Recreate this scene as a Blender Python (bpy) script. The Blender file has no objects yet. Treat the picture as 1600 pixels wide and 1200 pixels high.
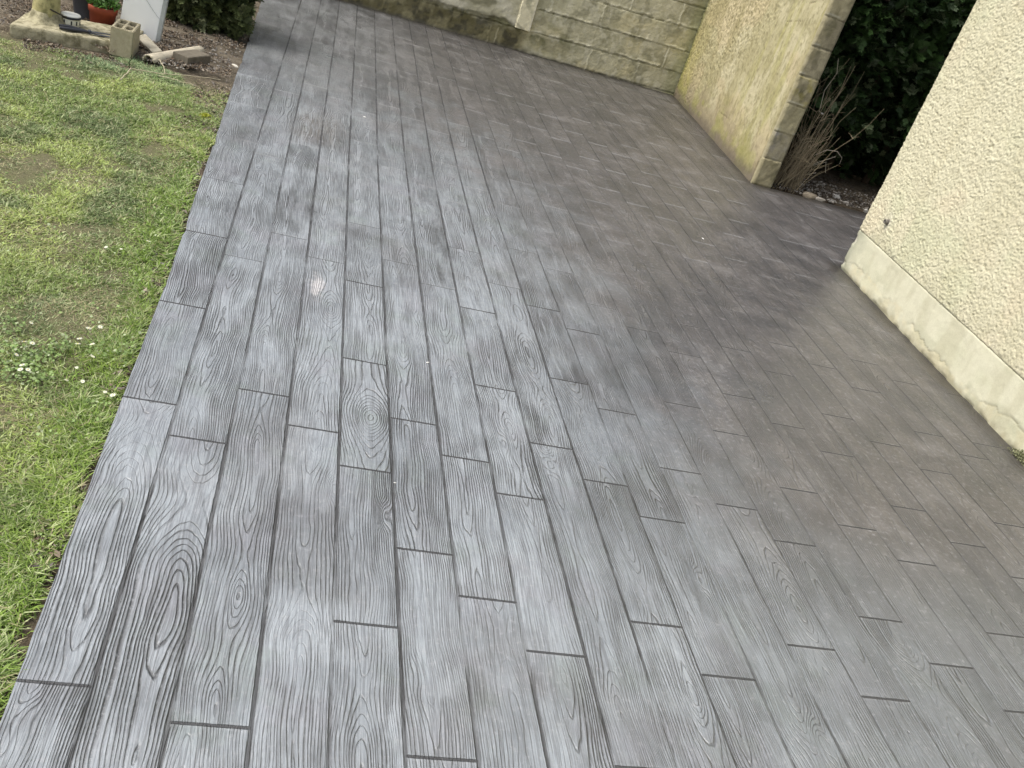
import bpy, bmesh, math, random
import numpy as np
from mathutils import Matrix, Vector

# ------------------------------------------------------------------ camera, sky, sun, exposure
scn = bpy.context.scene
COL = scn.collection
R = math.radians

def rotz(a):
    return Matrix.Rotation(a, 4, 'Z')

cam_data = bpy.data.cameras.new('camera')
cam_data.sensor_width = 36.0
cam_data.lens = 36.0 * 1442.69 / 1600.0
cam_data.clip_start = 0.02
cam_data.clip_end = 2000
cam = bpy.data.objects.new('camera', cam_data)
COL.objects.link(cam)
cam.matrix_world = (Matrix.Translation((0, 0, 1.6)) @ rotz(-0.306314)
                    @ Matrix.Rotation(1.07212, 4, 'X') @ rotz(0.331459))
scn.camera = cam

SUN_EL, SUN_ROT = 58.0, 266.0            # soft sun from the left
world = bpy.data.worlds.new('World')
scn.world = world
world.use_nodes = True
wn = world.node_tree
wn.nodes.clear()
w_out = wn.nodes.new('ShaderNodeOutputWorld')
w_bg = wn.nodes.new('ShaderNodeBackground')
w_sky = wn.nodes.new('ShaderNodeTexSky')
w_sky.sky_type = 'NISHITA'
w_sky.sun_disc = False
w_sky.sun_elevation = R(SUN_EL)
w_sky.sun_rotation = R(SUN_ROT)
w_sky.air_density = 1.0
w_sky.dust_density = 5.0
w_sky.ozone_density = 1.0
w_hsv = wn.nodes.new('ShaderNodeHueSaturation')
w_hsv.inputs['Saturation'].default_value = 0.50      # bright hazy overcast sky
wn.links.new(w_sky.outputs[0], w_hsv.inputs['Color'])
wn.links.new(w_hsv.outputs[0], w_bg.inputs[0])
w_bg.inputs[1].default_value = 0.15
wn.links.new(w_bg.outputs[0], w_out.inputs[0])

sun_data = bpy.data.lights.new('sun', 'SUN')
sun_data.energy = 1.5
sun_data.angle = R(14)
sun_data.color = (1.0, 0.95, 0.86)
sun = bpy.data.objects.new('sun', sun_data)
COL.objects.link(sun)
az = R(SUN_ROT)
sdir = Vector((math.sin(az) * math.cos(R(SUN_EL)), math.cos(az) * math.cos(R(SUN_EL)), math.sin(R(SUN_EL))))
sun.rotation_euler = sdir.to_track_quat('Z', 'Y').to_euler()

scn.view_settings.view_transform = 'Standard'
scn.view_settings.look = 'None'
scn.view_settings.gamma = 1.0
scn.view_settings.exposure = 0.60
scn.cycles.max_bounces = 6
scn.cycles.use_denoising = True

rng = np.random.default_rng(7)
random.seed(7)

# ------------------------------------------------------------------ helpers
def tag(o, label=None, cat=None, group=None, kind=None):
    if label: o['label'] = label
    if cat: o['category'] = cat
    if group: o['group'] = group
    if kind: o['kind'] = kind
    return o

def empty(name, loc=(0, 0, 0), rz=0.0):
    o = bpy.data.objects.new(name, None)
    o.empty_display_size = 0.05
    COL.objects.link(o)
    o.location = loc
    o.rotation_euler = (0, 0, rz)
    return o

def link_mesh(name, me, mat=None, parent=None, smooth=True):
    o = bpy.data.objects.new(name, me)
    COL.objects.link(o)
    if mat: me.materials.append(mat)
    if parent: o.parent = parent
    if smooth and len(me.polygons):
        me.polygons.foreach_set('use_smooth', [True] * len(me.polygons))
    me.update()
    return o

def np_mesh(name, V, F, col=None, mat=None, parent=None, smooth=False, fattr=None):
    """V (n,3) ; F (m,3|4) index array"""
    me = bpy.data.meshes.new(name)
    V = np.asarray(V, dtype=np.float32)
    F = np.asarray(F, dtype=np.int32)
    me.vertices.add(len(V))
    me.vertices.foreach_set('co', V.ravel())
    k = F.shape[1]
    me.loops.add(F.size)
    me.loops.foreach_set('vertex_index', F.ravel())
    me.polygons.add(len(F))
    me.polygons.foreach_set('loop_start', np.arange(0, F.size, k, dtype=np.int32))
    me.update(calc_edges=True)
    if col is not None:
        a = me.color_attributes.new('Col', 'FLOAT_COLOR', 'POINT')
        c = np.ones((len(V), 4), dtype=np.float32)
        c[:, :3] = col
        a.data.foreach_set('color', c.ravel())
    o = link_mesh(name, me, mat, parent, smooth)
    return o

def bm_obj(name, bm, mat, parent=None, smooth=False, auto=None):
    me = bpy.data.meshes.new(name)
    bm.normal_update()
    bm.to_mesh(me)
    bm.free()
    return link_mesh(name, me, mat, parent, smooth)

def add_box(bm, c, s, rot=None, bevel=0.0, taper=None):
    m = Matrix.Translation(c) @ (rot if rot is not None else Matrix.Identity(4)) @ Matrix.Diagonal((s[0], s[1], s[2], 1))
    r = bmesh.ops.create_cube(bm, size=1.0, matrix=m)
    vs = r['verts']
    if bevel:
        es = list({e for v in vs for e in v.link_edges})
        bmesh.ops.bevel(bm, geom=es, offset=bevel, segments=2, affect='EDGES', profile=0.6)
    return vs

def add_lathe(bm, prof, seg=32, c=(0, 0, 0), closed_ends=True):
    rings = []
    for r, z in prof:
        rings.append([bm.verts.new((c[0] + r * math.cos(2 * math.pi * i / seg), c[1] + r * math.sin(2 * math.pi * i / seg), c[2] + z)) for i in range(seg)])
    for a, b in zip(rings[:-1], rings[1:]):
        for i in range(seg):
            j = (i + 1) % seg
            bm.faces.new((a[i], a[j], b[j], b[i]))
    if closed_ends:
        bm.faces.new(list(reversed(rings[0])))
        bm.faces.new(rings[-1])

def tube_arrays(pts, rad, seg=5):
    """tapered tube through pts -> V, F(quads)"""
    pts = np.asarray(pts, float)
    n = len(pts)
    t = np.gradient(pts, axis=0)
    t /= np.linalg.norm(t, axis=1)[:, None] + 1e-9
    up = np.array([0.31, 0.17, 0.93])
    a = np.cross(t, up); a /= np.linalg.norm(a, axis=1)[:, None] + 1e-9
    b = np.cross(t, a)
    rad = np.broadcast_to(np.asarray(rad, float), (n,))
    ang = np.arange(seg) * 2 * np.pi / seg
    V = pts[:, None, :] + rad[:, None, None] * (np.cos(ang)[None, :, None] * a[:, None, :] + np.sin(ang)[None, :, None] * b[:, None, :])
    V = V.reshape(-1, 3)
    F = []
    for i in range(n - 1):
        for j in range(seg):
            k = (j + 1) % seg
            F.append((i * seg + j, i * seg + k, (i + 1) * seg + k, (i + 1) * seg + j))
    return V, np.array(F)

class Acc:
    def __init__(s): s.V = []; s.F = []; s.C = []; s.n = 0
    def add(s, V, F, c=None):
        s.V.append(V); s.F.append(np.asarray(F) + s.n); s.n += len(V)
        if c is not None: s.C.append(np.broadcast_to(np.asarray(c, float), (len(V), 3)))
    def build(s, name, mat, parent=None, smooth=False):
        return np_mesh(name, np.concatenate(s.V), np.concatenate(s.F), np.concatenate(s.C) if s.C else None, mat, parent, smooth)

# value noise in numpy
def _hash(ix, iy, seed):
    h = (ix.astype(np.int64) * 374761393 + iy.astype(np.int64) * 668265263 + seed * 2147483647) & 0xffffffff
    h = ((h ^ (h >> 13)) * 1274126177) & 0xffffffff
    h = (h ^ (h >> 16)) & 0xffffffff
    return h / 4294967295.0
def vnoise(x, y, seed=0):
    ix, iy = np.floor(x), np.floor(y)
    fx, fy = x - ix, y - iy
    fx = fx * fx * fx * (fx * (fx * 6 - 15) + 10); fy = fy * fy * fy * (fy * (fy * 6 - 15) + 10)
    ix = ix.astype(np.int64); iy = iy.astype(np.int64)
    a, b = _hash(ix, iy, seed), _hash(ix + 1, iy, seed)
    c, d = _hash(ix, iy + 1, seed), _hash(ix + 1, iy + 1, seed)
    return (a * (1 - fx) + b * fx) * (1 - fy) + (c * (1 - fx) + d * fx) * fy
def fbm(x, y, seed=0, oct=4):
    s = 0; a = 0.5; t = 0
    for o in range(oct):
        s = s + a * vnoise(x * 2 ** o + 17.3 * o, y * 2 ** o + 5.1 * o, seed + o); t += a; a *= 0.5
    return s / t
def sstep(a, b, x):
    t = np.clip((x - a) / (b - a), 0, 1)
    return t * t * (3 - 2 * t)
def mixc(c, d, t):
    return c * (1 - t[..., None]) + np.asarray(d, float) * t[..., None]

def relief(name, O, U, W, N, nu, nw, lu, lw, h, col, mat, parent=None, thick=0.0):
    """wall face: grid O + u*U + w*W displaced by h along N, closed to a back sheet `thick` behind"""
    O, U, W, N = [np.asarray(v, float) for v in (O, U, W, N)]
    u = np.linspace(0, lu, nu); w = np.linspace(0, lw, nw)
    uu, ww = np.meshgrid(u, w, indexing='ij')
    P = O + uu[..., None] * U + ww[..., None] * W + h[..., None] * N
    V = P.reshape(-1, 3)
    C = col.reshape(-1, 3)
    idx = np.arange(nu * nw).reshape(nu, nw)
    F = np.stack([idx[:-1, :-1], idx[1:, :-1], idx[1:, 1:], idx[:-1, 1:]], -1).reshape(-1, 4)
    if thick:
        ring = list(idx[:, 0]) + list(idx[-1, 1:]) + list(idx[-2::-1, -1]) + list(idx[0, -2:0:-1])
        ring = np.array(ring)
        base = len(V)
        P0 = (O + uu[..., None] * U + ww[..., None] * W - thick * N).reshape(-1, 3)
        V = np.concatenate([V, P0[ring]]); C = np.concatenate([C, C[ring]])
        m = len(ring)
        i = np.arange(m); j = (i + 1) % m
        F = np.concatenate([F, np.stack([ring[j], ring[i], base + i, base + j], -1)])
    return np_mesh(name, V, F, C, mat, parent, True)

# ------------------------------------------------------------------ node DSL
class NT:
    def __init__(s, name):
        s.m = bpy.data.materials.new(name); s.m.use_nodes = True
        s.t = s.m.node_tree; s.t.nodes.clear()
        s.out = s.t.nodes.new('ShaderNodeOutputMaterial')
        s.b = s.t.nodes.new('ShaderNodeBsdfPrincipled')
        s.t.links.new(s.b.outputs[0], s.out.inputs[0])
    def n(s, typ, **kw):
        x = s.t.nodes.new(typ)
        for k, v in kw.items(): setattr(x, k, v)
        return x
    def set(s, sock, v):
        if isinstance(v, bpy.types.NodeSocket): s.t.links.new(v, sock)
        elif v is not None: sock.default_value = v
    def M(s, op, a, b=None, c=None, clamp=False):
        x = s.n('ShaderNodeMath', operation=op); x.use_clamp = clamp
        s.set(x.inputs[0], a)
        if b is not None: s.set(x.inputs[1], b)
        if c is not None: s.set(x.inputs[2], c)
        return x.outputs[0]
    def smooth(s, v, a, b, o0=0.0, o1=1.0):
        x = s.n('ShaderNodeMapRange', interpolation_type='SMOOTHSTEP')
        s.set(x.inputs[0], v); s.set(x.inputs[1], a); s.set(x.inputs[2], b); s.set(x.inputs[3], o0); s.set(x.inputs[4], o1)
        return x.outputs[0]
    def lin(s, v, a, b, o0=0.0, o1=1.0):
        x = s.n('ShaderNodeMapRange')
        s.set(x.inputs[0], v); s.set(x.inputs[1], a); s.set(x.inputs[2], b); s.set(x.inputs[3], o0); s.set(x.inputs[4], o1)
        return x.outputs[0]
    def xyz(s, x, y, z):
        c = s.n('ShaderNodeCombineXYZ'); s.set(c.inputs[0], x); s.set(c.inputs[1], y); s.set(c.inputs[2], z); return c.outputs[0]
    def sep(s, v):
        c = s.n('ShaderNodeSeparateXYZ'); s.set(c.inputs[0], v); return c.outputs
    def noise(s, vec, scale, detail=3, rough=0.5, dist=0.0, col=False):
        x = s.n('ShaderNodeTexNoise'); s.set(x.inputs['Vector'], vec)
        x.inputs['Scale'].default_value = scale; x.inputs['Detail'].default_value = detail
        x.inputs['Roughness'].default_value = rough; x.inputs['Distortion'].default_value = dist
        return x.outputs['Color' if col else 'Fac']
    def voro(s, vec, scale, feature='F1', rand=1.0, out='Distance'):
        x = s.n('ShaderNodeTexVoronoi', feature=feature); s.set(x.inputs['Vector'], vec)
        x.inputs['Scale'].default_value = scale; x.inputs['Randomness'].default_value = rand
        return x.outputs[out]
    def mix(s, f, a, b, mode='MIX'):
        x = s.n('ShaderNodeMix', data_type='RGBA', blend_type=mode)
        s.set(x.inputs[0], f)
        for sk, v in ((x.inputs[6], a), (x.inputs[7], b)):
            if isinstance(v, tuple) and len(v) == 3: v = v + (1.0,)
            s.set(sk, v)
        return x.outputs[2]
    def ramp(s, f, stops):
        x = s.n('ShaderNodeValToRGB'); s.set(x.inputs[0], f)
        e = x.color_ramp.elements
        while len(e) < len(stops): e.new(0.5)
        for el, (p, c) in zip(e, stops): el.position = p; el.color = tuple(c) + (1.0,)
        return x.outputs[0]
    def attr(s, name, out='Fac'):
        x = s.n('ShaderNodeAttribute', attribute_name=name); return x.outputs[out]
    def uv(s, name):
        x = s.n('ShaderNodeUVMap', uv_map=name); return x.outputs[0]
    def obj(s): return s.n('ShaderNodeTexCoord').outputs['Object']
    def bump(s, h, dist, strength=1.0, normal=None):
        x = s.n('ShaderNodeBump'); s.set(x.inputs['Height'], h); x.inputs['Distance'].default_value = dist
        x.inputs['Strength'].default_value = strength
        if normal is not None: s.set(x.inputs['Normal'], normal)
        return x.outputs[0]
    def fin(s, color=None, rough=None, spec=None, normal=None, metal=None):
        if isinstance(color, tuple) and len(color) == 3: color += (1.0,)
        s.set(s.b.inputs['Base Color'], color); s.set(s.b.inputs['Roughness'], rough)
        s.set(s.b.inputs['Specular IOR Level'], spec); s.set(s.b.inputs['Normal'], normal); s.set(s.b.inputs['Metallic'], metal)
        return s.m

# ------------------------------------------------------------------ materials
def mat_patio():
    k = NT('stamped_concrete')
    a, b = k.sep(k.uv('near'))[:2]          # metres from the left / lower edge of the plank
    c, d = k.sep(k.uv('far'))[:2]           # metres from the right / upper edge
    rnd = k.attr('rnd'); amp = k.attr('amp'); seam = k.attr('seam'); r2 = k.attr('rnd2')
    P = k.obj()
    px, py, pz = k.sep(P)
    r100 = k.M('MULTIPLY', rnd, 97.0)
    # slow wander of the grain
    wv = k.xyz(k.M('MULTIPLY', a, 4.0), k.M('MULTIPLY', b, 2.2), r100)
    wander = k.M('SUBTRACT', k.noise(wv, 1.0, 2, 0.45), 0.5)
    wv2 = k.xyz(k.M('MULTIPLY', a, 26.0), k.M('MULTIPLY', b, 6.0), r100)
    wander2 = k.M('SUBTRACT', k.noise(wv2, 1.0, 2, 0.5), 0.5)
    cx = k.M('ADD', k.M('SUBTRACT', a, 0.078), k.M('MULTIPLY', k.M('SUBTRACT', r2, 0.5), 0.07))
    cx = k.M('ADD', cx, k.M('MULTIPLY', wander, 0.060))
    dv = k.xyz(r100, k.M('MULTIPLY', b, 1.7), r2)
    dep = k.M('MULTIPLY', k.M('SUBTRACT', k.noise(dv, 1.0, 1, 0.35), 0.47), k.lin(r2, 0.0, 1.0, 0.30, 0.10))
    # knots
    kv = k.xyz(k.M('MULTIPLY', a, 4.6), k.M('MULTIPLY', b, 1.5), r100)
    kd = k.voro(kv, 1.0)
    knot = k.smooth(kd, 0.0, 0.15, 1.0, 0.0)
    rr = k.M('SQRT', k.M('ADD', k.M('ADD', k.M('MULTIPLY', cx, cx), k.M('MULTIPLY', dep, dep)), 0.00003))
    rr = k.M('ADD', rr, k.M('MULTIPLY', knot, 0.026))
    rr = k.M('ADD', rr, k.M('MULTIPLY', wander2, 0.0100))
    spacing = k.lin(r2, 0.0, 1.0, 125.0, 175.0)
    ph = k.M('MULTIPLY', rr, spacing)
    # uneven ring widths
    ph = k.M('ADD', ph, k.M('MULTIPLY', k.noise(k.xyz(k.M('MULTIPLY', rr, 30.0), r100, 0.0), 1.0, 1, 0.5), 2.6))
    fr = k.M('FRACT', ph)
    tri = k.M('ABSOLUTE', k.M('SUBTRACT', fr, 0.5))
    tri = k.M('MULTIPLY', tri, 2.0)          # 0 in the groove, 1 on the ridge
    gv = k.xyz(k.M('MULTIPLY', a, 14.0), k.M('MULTIPLY', b, 2.6), k.M('ADD', r100, 31.0))
    gm = k.noise(gv, 1.0, 2, 0.5)
    bandm = k.noise(k.xyz(px, k.M('MULTIPLY', py, 0.55), 4.0), 3.0, 3, 0.55)          # how hard the mat was pressed in
    gm = k.smooth(k.M('ADD', k.M('MULTIPLY', gm, 0.50), k.M('MULTIPLY', bandm, 0.60)), 0.43, 0.68)
    gm = k.M('MULTIPLY', gm, amp)
    worn = k.smooth(k.noise(k.xyz(k.M('MULTIPLY', px, 1.5), k.M('MULTIPLY', py, 0.8), 9.0), 3.2, 5, 0.65), 0.42, 0.60)
    gm = k.M('MAXIMUM', gm, k.M('MULTIPLY', worn, 0.50))
    gm = k.M('MAXIMUM', gm, 0.14)
    width = k.lin(gm, 0.0, 1.0, 0.30, 0.80)
    thin = k.M('ADD', 0.22, k.M('MULTIPLY', 0.78, k.M('DIVIDE', k.M('ABSOLUTE', cx), rr, clamp=True)))
    width = k.M('ADD', 0.03, k.M('MULTIPLY', width, thin))
    groove = k.smooth(tri, 0.02, width, 1.0, 0.0)
    groove = k.M('MULTIPLY', groove, gm)
    streak = k.noise(k.xyz(k.M('MULTIPLY', k.M('ADD', a, k.M('MULTIPLY', wander, 0.05)), 230.0), k.M('MULTIPLY', b, 7.0), r100), 1.0, 3, 0.7)
    # joints
    jw = k.noise(P, 38.0, 3, 0.6)
    jw2 = k.noise(P, 5.0, 2, 0.5)
    side = k.M('MINIMUM', a, c)
    endd = k.M('MINIMUM', b, d)
    sw = k.M('ADD', k.M('ADD', 0.0006, k.M('MULTIPLY', jw, 0.003)), k.M('MULTIPLY', k.M('MULTIPLY', k.M('MULTIPLY', jw2, seam), seam), 0.0034))
    gs = k.smooth(k.M('SUBTRACT', side, sw), -0.0006, 0.0018, 1.0, 0.0)
    gs = k.M('MULTIPLY', gs, k.M('MULTIPLY', seam, k.smooth(k.noise(k.xyz(px, k.M('MULTIPLY', py, 0.25), 0.0), 9.0, 3, 0.6), 0.30, 0.56, 0.15, 1.0)))
    ew = k.M('ADD', 0.0004, k.M('MULTIPLY', jw, 0.0046))
    ge = k.smooth(k.M('SUBTRACT', endd, ew), -0.0005, 0.0018, 1.0, 0.0)
    ge = k.M('MULTIPLY', ge, k.attr('joint'))
    joint = k.M('MAXIMUM', gs, ge)
    rim = k.M('MULTIPLY', k.smooth(endd, 0.003, 0.012, 1.0, 0.0), k.smooth(py, 3.6, 6.0, 0.25, 0.75))
    # colour of the hardener and the darker release powder
    n_big = k.noise(P, 0.75, 3, 0.55)
    n_mid = k.noise(P, 3.4, 4, 0.6)
    n_fine = k.noise(P, 55.0, 4, 0.65)
    n_grit = k.noise(P, 420.0, 2, 0.6)
    cross = k.noise(k.xyz(k.M('MULTIPLY', px, 1.9), k.M('MULTIPLY', py, 1.9), 2.0), 2.2, 8, 0.76)
    col = k.ramp(k.M('ADD', k.M('ADD', k.M('MULTIPLY', cross, 0.6), k.M('MULTIPLY', n_mid, 0.4)), k.M('MULTIPLY', k.M('SUBTRACT', rnd, 0.5), 0.09)),
                 [(0.26, (0.175, 0.192, 0.206)), (0.45, (0.245, 0.269, 0.289)), (0.60, (0.325, 0.355, 0.380)), (0.78, (0.42, 0.45, 0.48))])
    # lilac and brown tints of the powder
    lil = k.smooth(k.noise(P, 4.3, 3, 0.5), 0.50, 0.68, 0.0, 0.32)
    col = k.mix(lil, col, (0.240, 0.228, 0.258))
    grn = k.smooth(k.noise(k.xyz(px, py, 7.7), 6.3, 3, 0.5), 0.54, 0.70, 0.0, 0.40)
    col = k.mix(grn, col, (0.215, 0.255, 0.235))
    right_dim = k.smooth(k.M('ADD', px, k.M('MULTIPLY', k.M('SUBTRACT', k.noise(P, 1.1, 3, 0.6), 0.5), 1.6)), 0.5, 2.4)  # weaker sky reflection on the right, painted as a darker tone
    col = k.mix(k.M('MULTIPLY', right_dim, 0.72), col, (0.092, 0.100, 0.108))
    brn = k.smooth(k.M('ADD', n_big, k.M('MULTIPLY', k.M('SUBTRACT', n_mid, 0.5), 0.5)), 0.50, 0.66, 0.0, 0.45)
    # lost sky reflection towards the walls and the house, painted as darker brown
    side_w = k.M('MULTIPLY', k.smooth(k.M('ADD', k.M('ADD', px, k.M('MULTIPLY', n_mid, 1.6)), k.M('MULTIPLY', py, 0.12)), 2.0, 3.2), k.smooth(py, 1.5, 2.4))
    far_w = k.smooth(k.M('ADD', k.M('ADD', py, k.M('MULTIPLY', px, 0.35)), k.M('MULTIPLY', k.M('SUBTRACT', cross, 0.5), 8.0)), 4.4, 7.0)
    far_w = k.M('MULTIPLY', far_w, k.smooth(px, -0.3, 1.2, 0.50, 1.0))
    dim_w = k.M('MAXIMUM', side_w, far_w)
    brn = k.M('MAXIMUM', brn, k.M('MULTIPLY', dim_w, 0.92))
    col = k.mix(brn, col, k.ramp(k.M('ADD', k.M('ADD', cross, k.M('MULTIPLY', k.M('SUBTRACT', rnd, 0.5), 0.06)), k.M('ADD', k.M('MULTIPLY', k.M('SUBTRACT', streak, 0.5), 0.30), k.M('MULTIPLY', k.M('SUBTRACT', n_fine, 0.5), 0.22))), [(0.36, (0.048, 0.044, 0.042)), (0.52, (0.088, 0.077, 0.071)), (0.66, (0.158, 0.146, 0.138))]))
    st1 = k.M('MULTIPLY', k.smooth(k.M('ABSOLUTE', k.M('SUBTRACT', px, 0.10)), 0.03, 0.22, 1.0, 0.0), k.smooth(k.M('ABSOLUTE', k.M('SUBTRACT', py, 5.25)), 0.10, 0.42, 1.0, 0.0))
    col = k.mix(k.M('MULTIPLY', st1, k.smooth(streak, 0.35, 0.65, 0.05, 0.75)), col, (0.135, 0.108, 0.075))
    col = k.mix(k.M('MULTIPLY', k.smooth(streak, 0.42, 0.62), 0.62), col, k.mix(0.75, col, (0.070, 0.072, 0.076)))
    col = k.mix(k.smooth(n_fine, 0.52, 0.75, 0.0, 0.45), col, (0.37, 0.375, 0.39))
    col = k.mix(k.smooth(n_grit, 0.60, 0.76, 0.0, 0.30), col, (0.10, 0.10, 0.10))
    # lime bloom splash and pale scuffs across the boards
    bx = k.M('MULTIPLY', k.M('SUBTRACT', px, 0.163), 1.0)
    by = k.M('MULTIPLY', k.M('SUBTRACT', py, 3.275), 0.26)
    bd = k.M('SQRT', k.M('ADD', k.M('MULTIPLY', bx, bx), k.M('MULTIPLY', by, by)))
    splash = k.smooth(k.M('ADD', bd, k.M('MULTIPLY', k.M('SUBTRACT', k.noise(P, 30.0, 4, 0.7), 0.5), 0.075)), 0.006, 0.034, 1.0, 0.0)
    scv = k.xyz(k.M('MULTIPLY', px, 3.0), k.M('MULTIPLY', k.M('SUBTRACT', py, k.M('MULTIPLY', px, 0.02)), 22.0), 0.0)
    scuff = k.smooth(k.noise(scv, 1.6, 6, 0.82), 0.58, 0.72, 0.0, 0.42)
    scuff = k.M('MULTIPLY', scuff, k.smooth(py, 2.8, 4.6, 0.0, 1.0))
    col = k.mix(scuff, col, (0.40, 0.41, 0.42))
    col = k.mix(k.M('MULTIPLY', rim, 0.55), col, (0.42, 0.43, 0.44))  # light caught on the joint ridges, painted pale
    col = k.mix(k.M('MULTIPLY', splash, 0.8), col, (0.62, 0.60, 0.60))
    col = k.mix(k.M('MULTIPLY', gm, k.M('MULTIPLY', k.smooth(streak, 0.3, 0.7, 0.15, 0.55), k.smooth(py, 3.0, 5.5, 1.0, 0.45))), col, (0.105, 0.104, 0.104))
    groove = k.M('MULTIPLY', groove, k.smooth(n_fine, 0.36, 0.56, 0.55, 1.0))
    col = k.mix(k.M('MULTIPLY', groove, 0.90), col, (0.040, 0.041, 0.044))
    col = k.mix(k.M('MULTIPLY', joint, 0.93), col, (0.022, 0.022, 0.023))
    # contact shadow along the wall bases, painted into the colour
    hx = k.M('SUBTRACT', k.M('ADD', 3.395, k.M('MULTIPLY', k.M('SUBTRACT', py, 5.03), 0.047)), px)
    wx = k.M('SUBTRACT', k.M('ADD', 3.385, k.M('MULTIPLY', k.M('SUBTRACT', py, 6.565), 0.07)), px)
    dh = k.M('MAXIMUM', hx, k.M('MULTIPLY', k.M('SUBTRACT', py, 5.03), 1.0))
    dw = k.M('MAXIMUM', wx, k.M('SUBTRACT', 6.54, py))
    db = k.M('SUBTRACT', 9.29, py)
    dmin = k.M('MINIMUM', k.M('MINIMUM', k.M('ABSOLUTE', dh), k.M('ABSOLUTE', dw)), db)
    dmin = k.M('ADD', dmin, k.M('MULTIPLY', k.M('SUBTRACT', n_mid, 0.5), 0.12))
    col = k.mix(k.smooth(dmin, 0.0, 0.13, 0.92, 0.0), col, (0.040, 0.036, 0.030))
    # height
    h = k.M('MULTIPLY', groove, -0.0055)
    h = k.M('ADD', h, k.M('MULTIPLY', joint, -0.006))
    h = k.M('ADD', h, k.M('MULTIPLY', knot, 0.0012))
    h = k.M('ADD', h, k.M('MULTIPLY', k.M('SUBTRACT', streak, 0.5), 0.0020))
    h = k.M('ADD', h, k.M('MULTIPLY', rim, 0.002))
    h = k.M('ADD', h, k.M('MULTIPLY', k.noise(P, 9.0, 3, 0.5), 0.006))
    h = k.M('ADD', h, k.M('MULTIPLY', n_fine, 0.0011))
    rough = k.M('ADD', k.M('ADD', k.lin(cross, 0.3, 0.7, 0.26, 0.44), k.M('MULTIPLY', joint, 0.3)), k.M('MULTIPLY', groove, 0.12))
    return k.fin(col, rough, 0.85, k.bump(h, 1.0, 1.0))

def mat_vcol(name, rough=0.85, spec=0.3, grain=180.0, gdepth=0.0015, var=0.25):
    k = NT(name)
    P = k.obj()
    c = k.attr('Col', 'Color')
    n = k.noise(P, grain, 4, 0.65)
    m = k.noise(P, grain * 0.12, 3, 0.6)
    c2 = k.mix(k.smooth(n, 0.35, 0.7, 0.0, var), c, k.mix(1.0, c, (0.45, 0.44, 0.40), 'MULTIPLY'))
    c2 = k.mix(k.smooth(m, 0.4, 0.7, 0.0, var * 0.8), c2, k.mix(1.0, c2, (0.72, 0.70, 0.62), 'MULTIPLY'))
    return k.fin(c2, rough, spec, k.bump(n, gdepth))

def mat_simple(name, col, rough=0.6, spec=0.4, var=0.3, scale=25.0, bump=0.0008, col2=None, metal=0.0):
    k = NT(name)
    P = k.obj()
    n = k.noise(P, scale, 5, 0.62)
    dark = col2 if col2 else tuple(x * 0.5 for x in col)
    c = k.mix(k.smooth(n, 0.38, 0.68, 0.0, var * 2), col, dark)
    return k.fin(c, rough, spec, k.bump(k.noise(P, scale * 6, 3, 0.6), bump), metal)

def mat_leaf(name, rough=0.55, trans=0.35):
    k = NT(name)
    c = k.attr('Col', 'Color')
    k.fin(c, rough, 0.35)
    tr = k.n('ShaderNodeBsdfTranslucent'); k.set(tr.inputs[0], c)
    mx = k.n('ShaderNodeMixShader'); mx.inputs[0].default_value = trans
    k.t.links.new(k.b.outputs[0], mx.inputs[1]); k.t.links.new(tr.outputs[0], mx.inputs[2])
    k.t.links.new(mx.outputs[0], k.out.inputs[0])
    return k.m

def mat_soil():
    k = NT('garden_soil')
    P = k.obj()
    n = k.noise(P, 9.0, 5, 0.65); f = k.noise(P, 90.0, 4, 0.7)
    c = k.ramp(n, [(0.3, (0.045, 0.034, 0.024)), (0.5, (0.085, 0.066, 0.046)), (0.7, (0.14, 0.115, 0.082))])
    c = k.mix(k.smooth(f, 0.5, 0.72, 0.0, 0.6), c, (0.20, 0.175, 0.135))
    far = k.sep(P)
    bedm = k.M('MULTIPLY', k.smooth(far[1], 5.4, 6.0), k.smooth(far[0], 2.5, 2.0))
    c = k.mix(k.M('MULTIPLY', bedm, k.smooth(n, 0.35, 0.65, 0.3, 0.8)), c, (0.19, 0.165, 0.125))
    lw = k.M('MULTIPLY', k.smooth(far[0], -0.40, -0.50), k.smooth(far[1], 5.8, 5.4))
    c = k.mix(k.M('MULTIPLY', lw, k.smooth(n, 0.3, 0.65, 0.75, 0.35)), c, (0.17, 0.18, 0.085))
    g = k.smooth(k.M('ABSOLUTE', far[0]), 4.0, 9.0)
    c = k.mix(k.M('MULTIPLY', g, 0.8), c, (0.06, 0.085, 0.03))
    return k.fin(c, 0.95, 0.15, k.bump(k.M('ADD', n, k.M('MULTIPLY', f, 0.4)), 0.02))

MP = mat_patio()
M_ROUGH = mat_vcol('roughcast_render', 0.9, 0.2, 150.0, 0.002, 0.25)
M_BLOCKS = mat_vcol('weathered_blockwork', 0.92, 0.2, 170.0, 0.0016, 0.35)
M_PLINTH = mat_vcol('smooth_plinth_render', 0.85, 0.25, 120.0, 0.0006, 0.16)
M_GRASS = mat_leaf('grass_blades', 0.5, 0.35)
M_CONIFER = mat_leaf('conifer_foliage', 0.6, 0.15)
M_LITTER = mat_leaf('dry_litter', 0.8, 0.1)
M_STONE = mat_vcol('stone', 0.9, 0.2, 90.0, 0.002, 0.35)
M_SOIL = mat_soil()
M_TWIG = mat_vcol('dry_bark', 0.85, 0.2, 220.0, 0.0006, 0.35)

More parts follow.
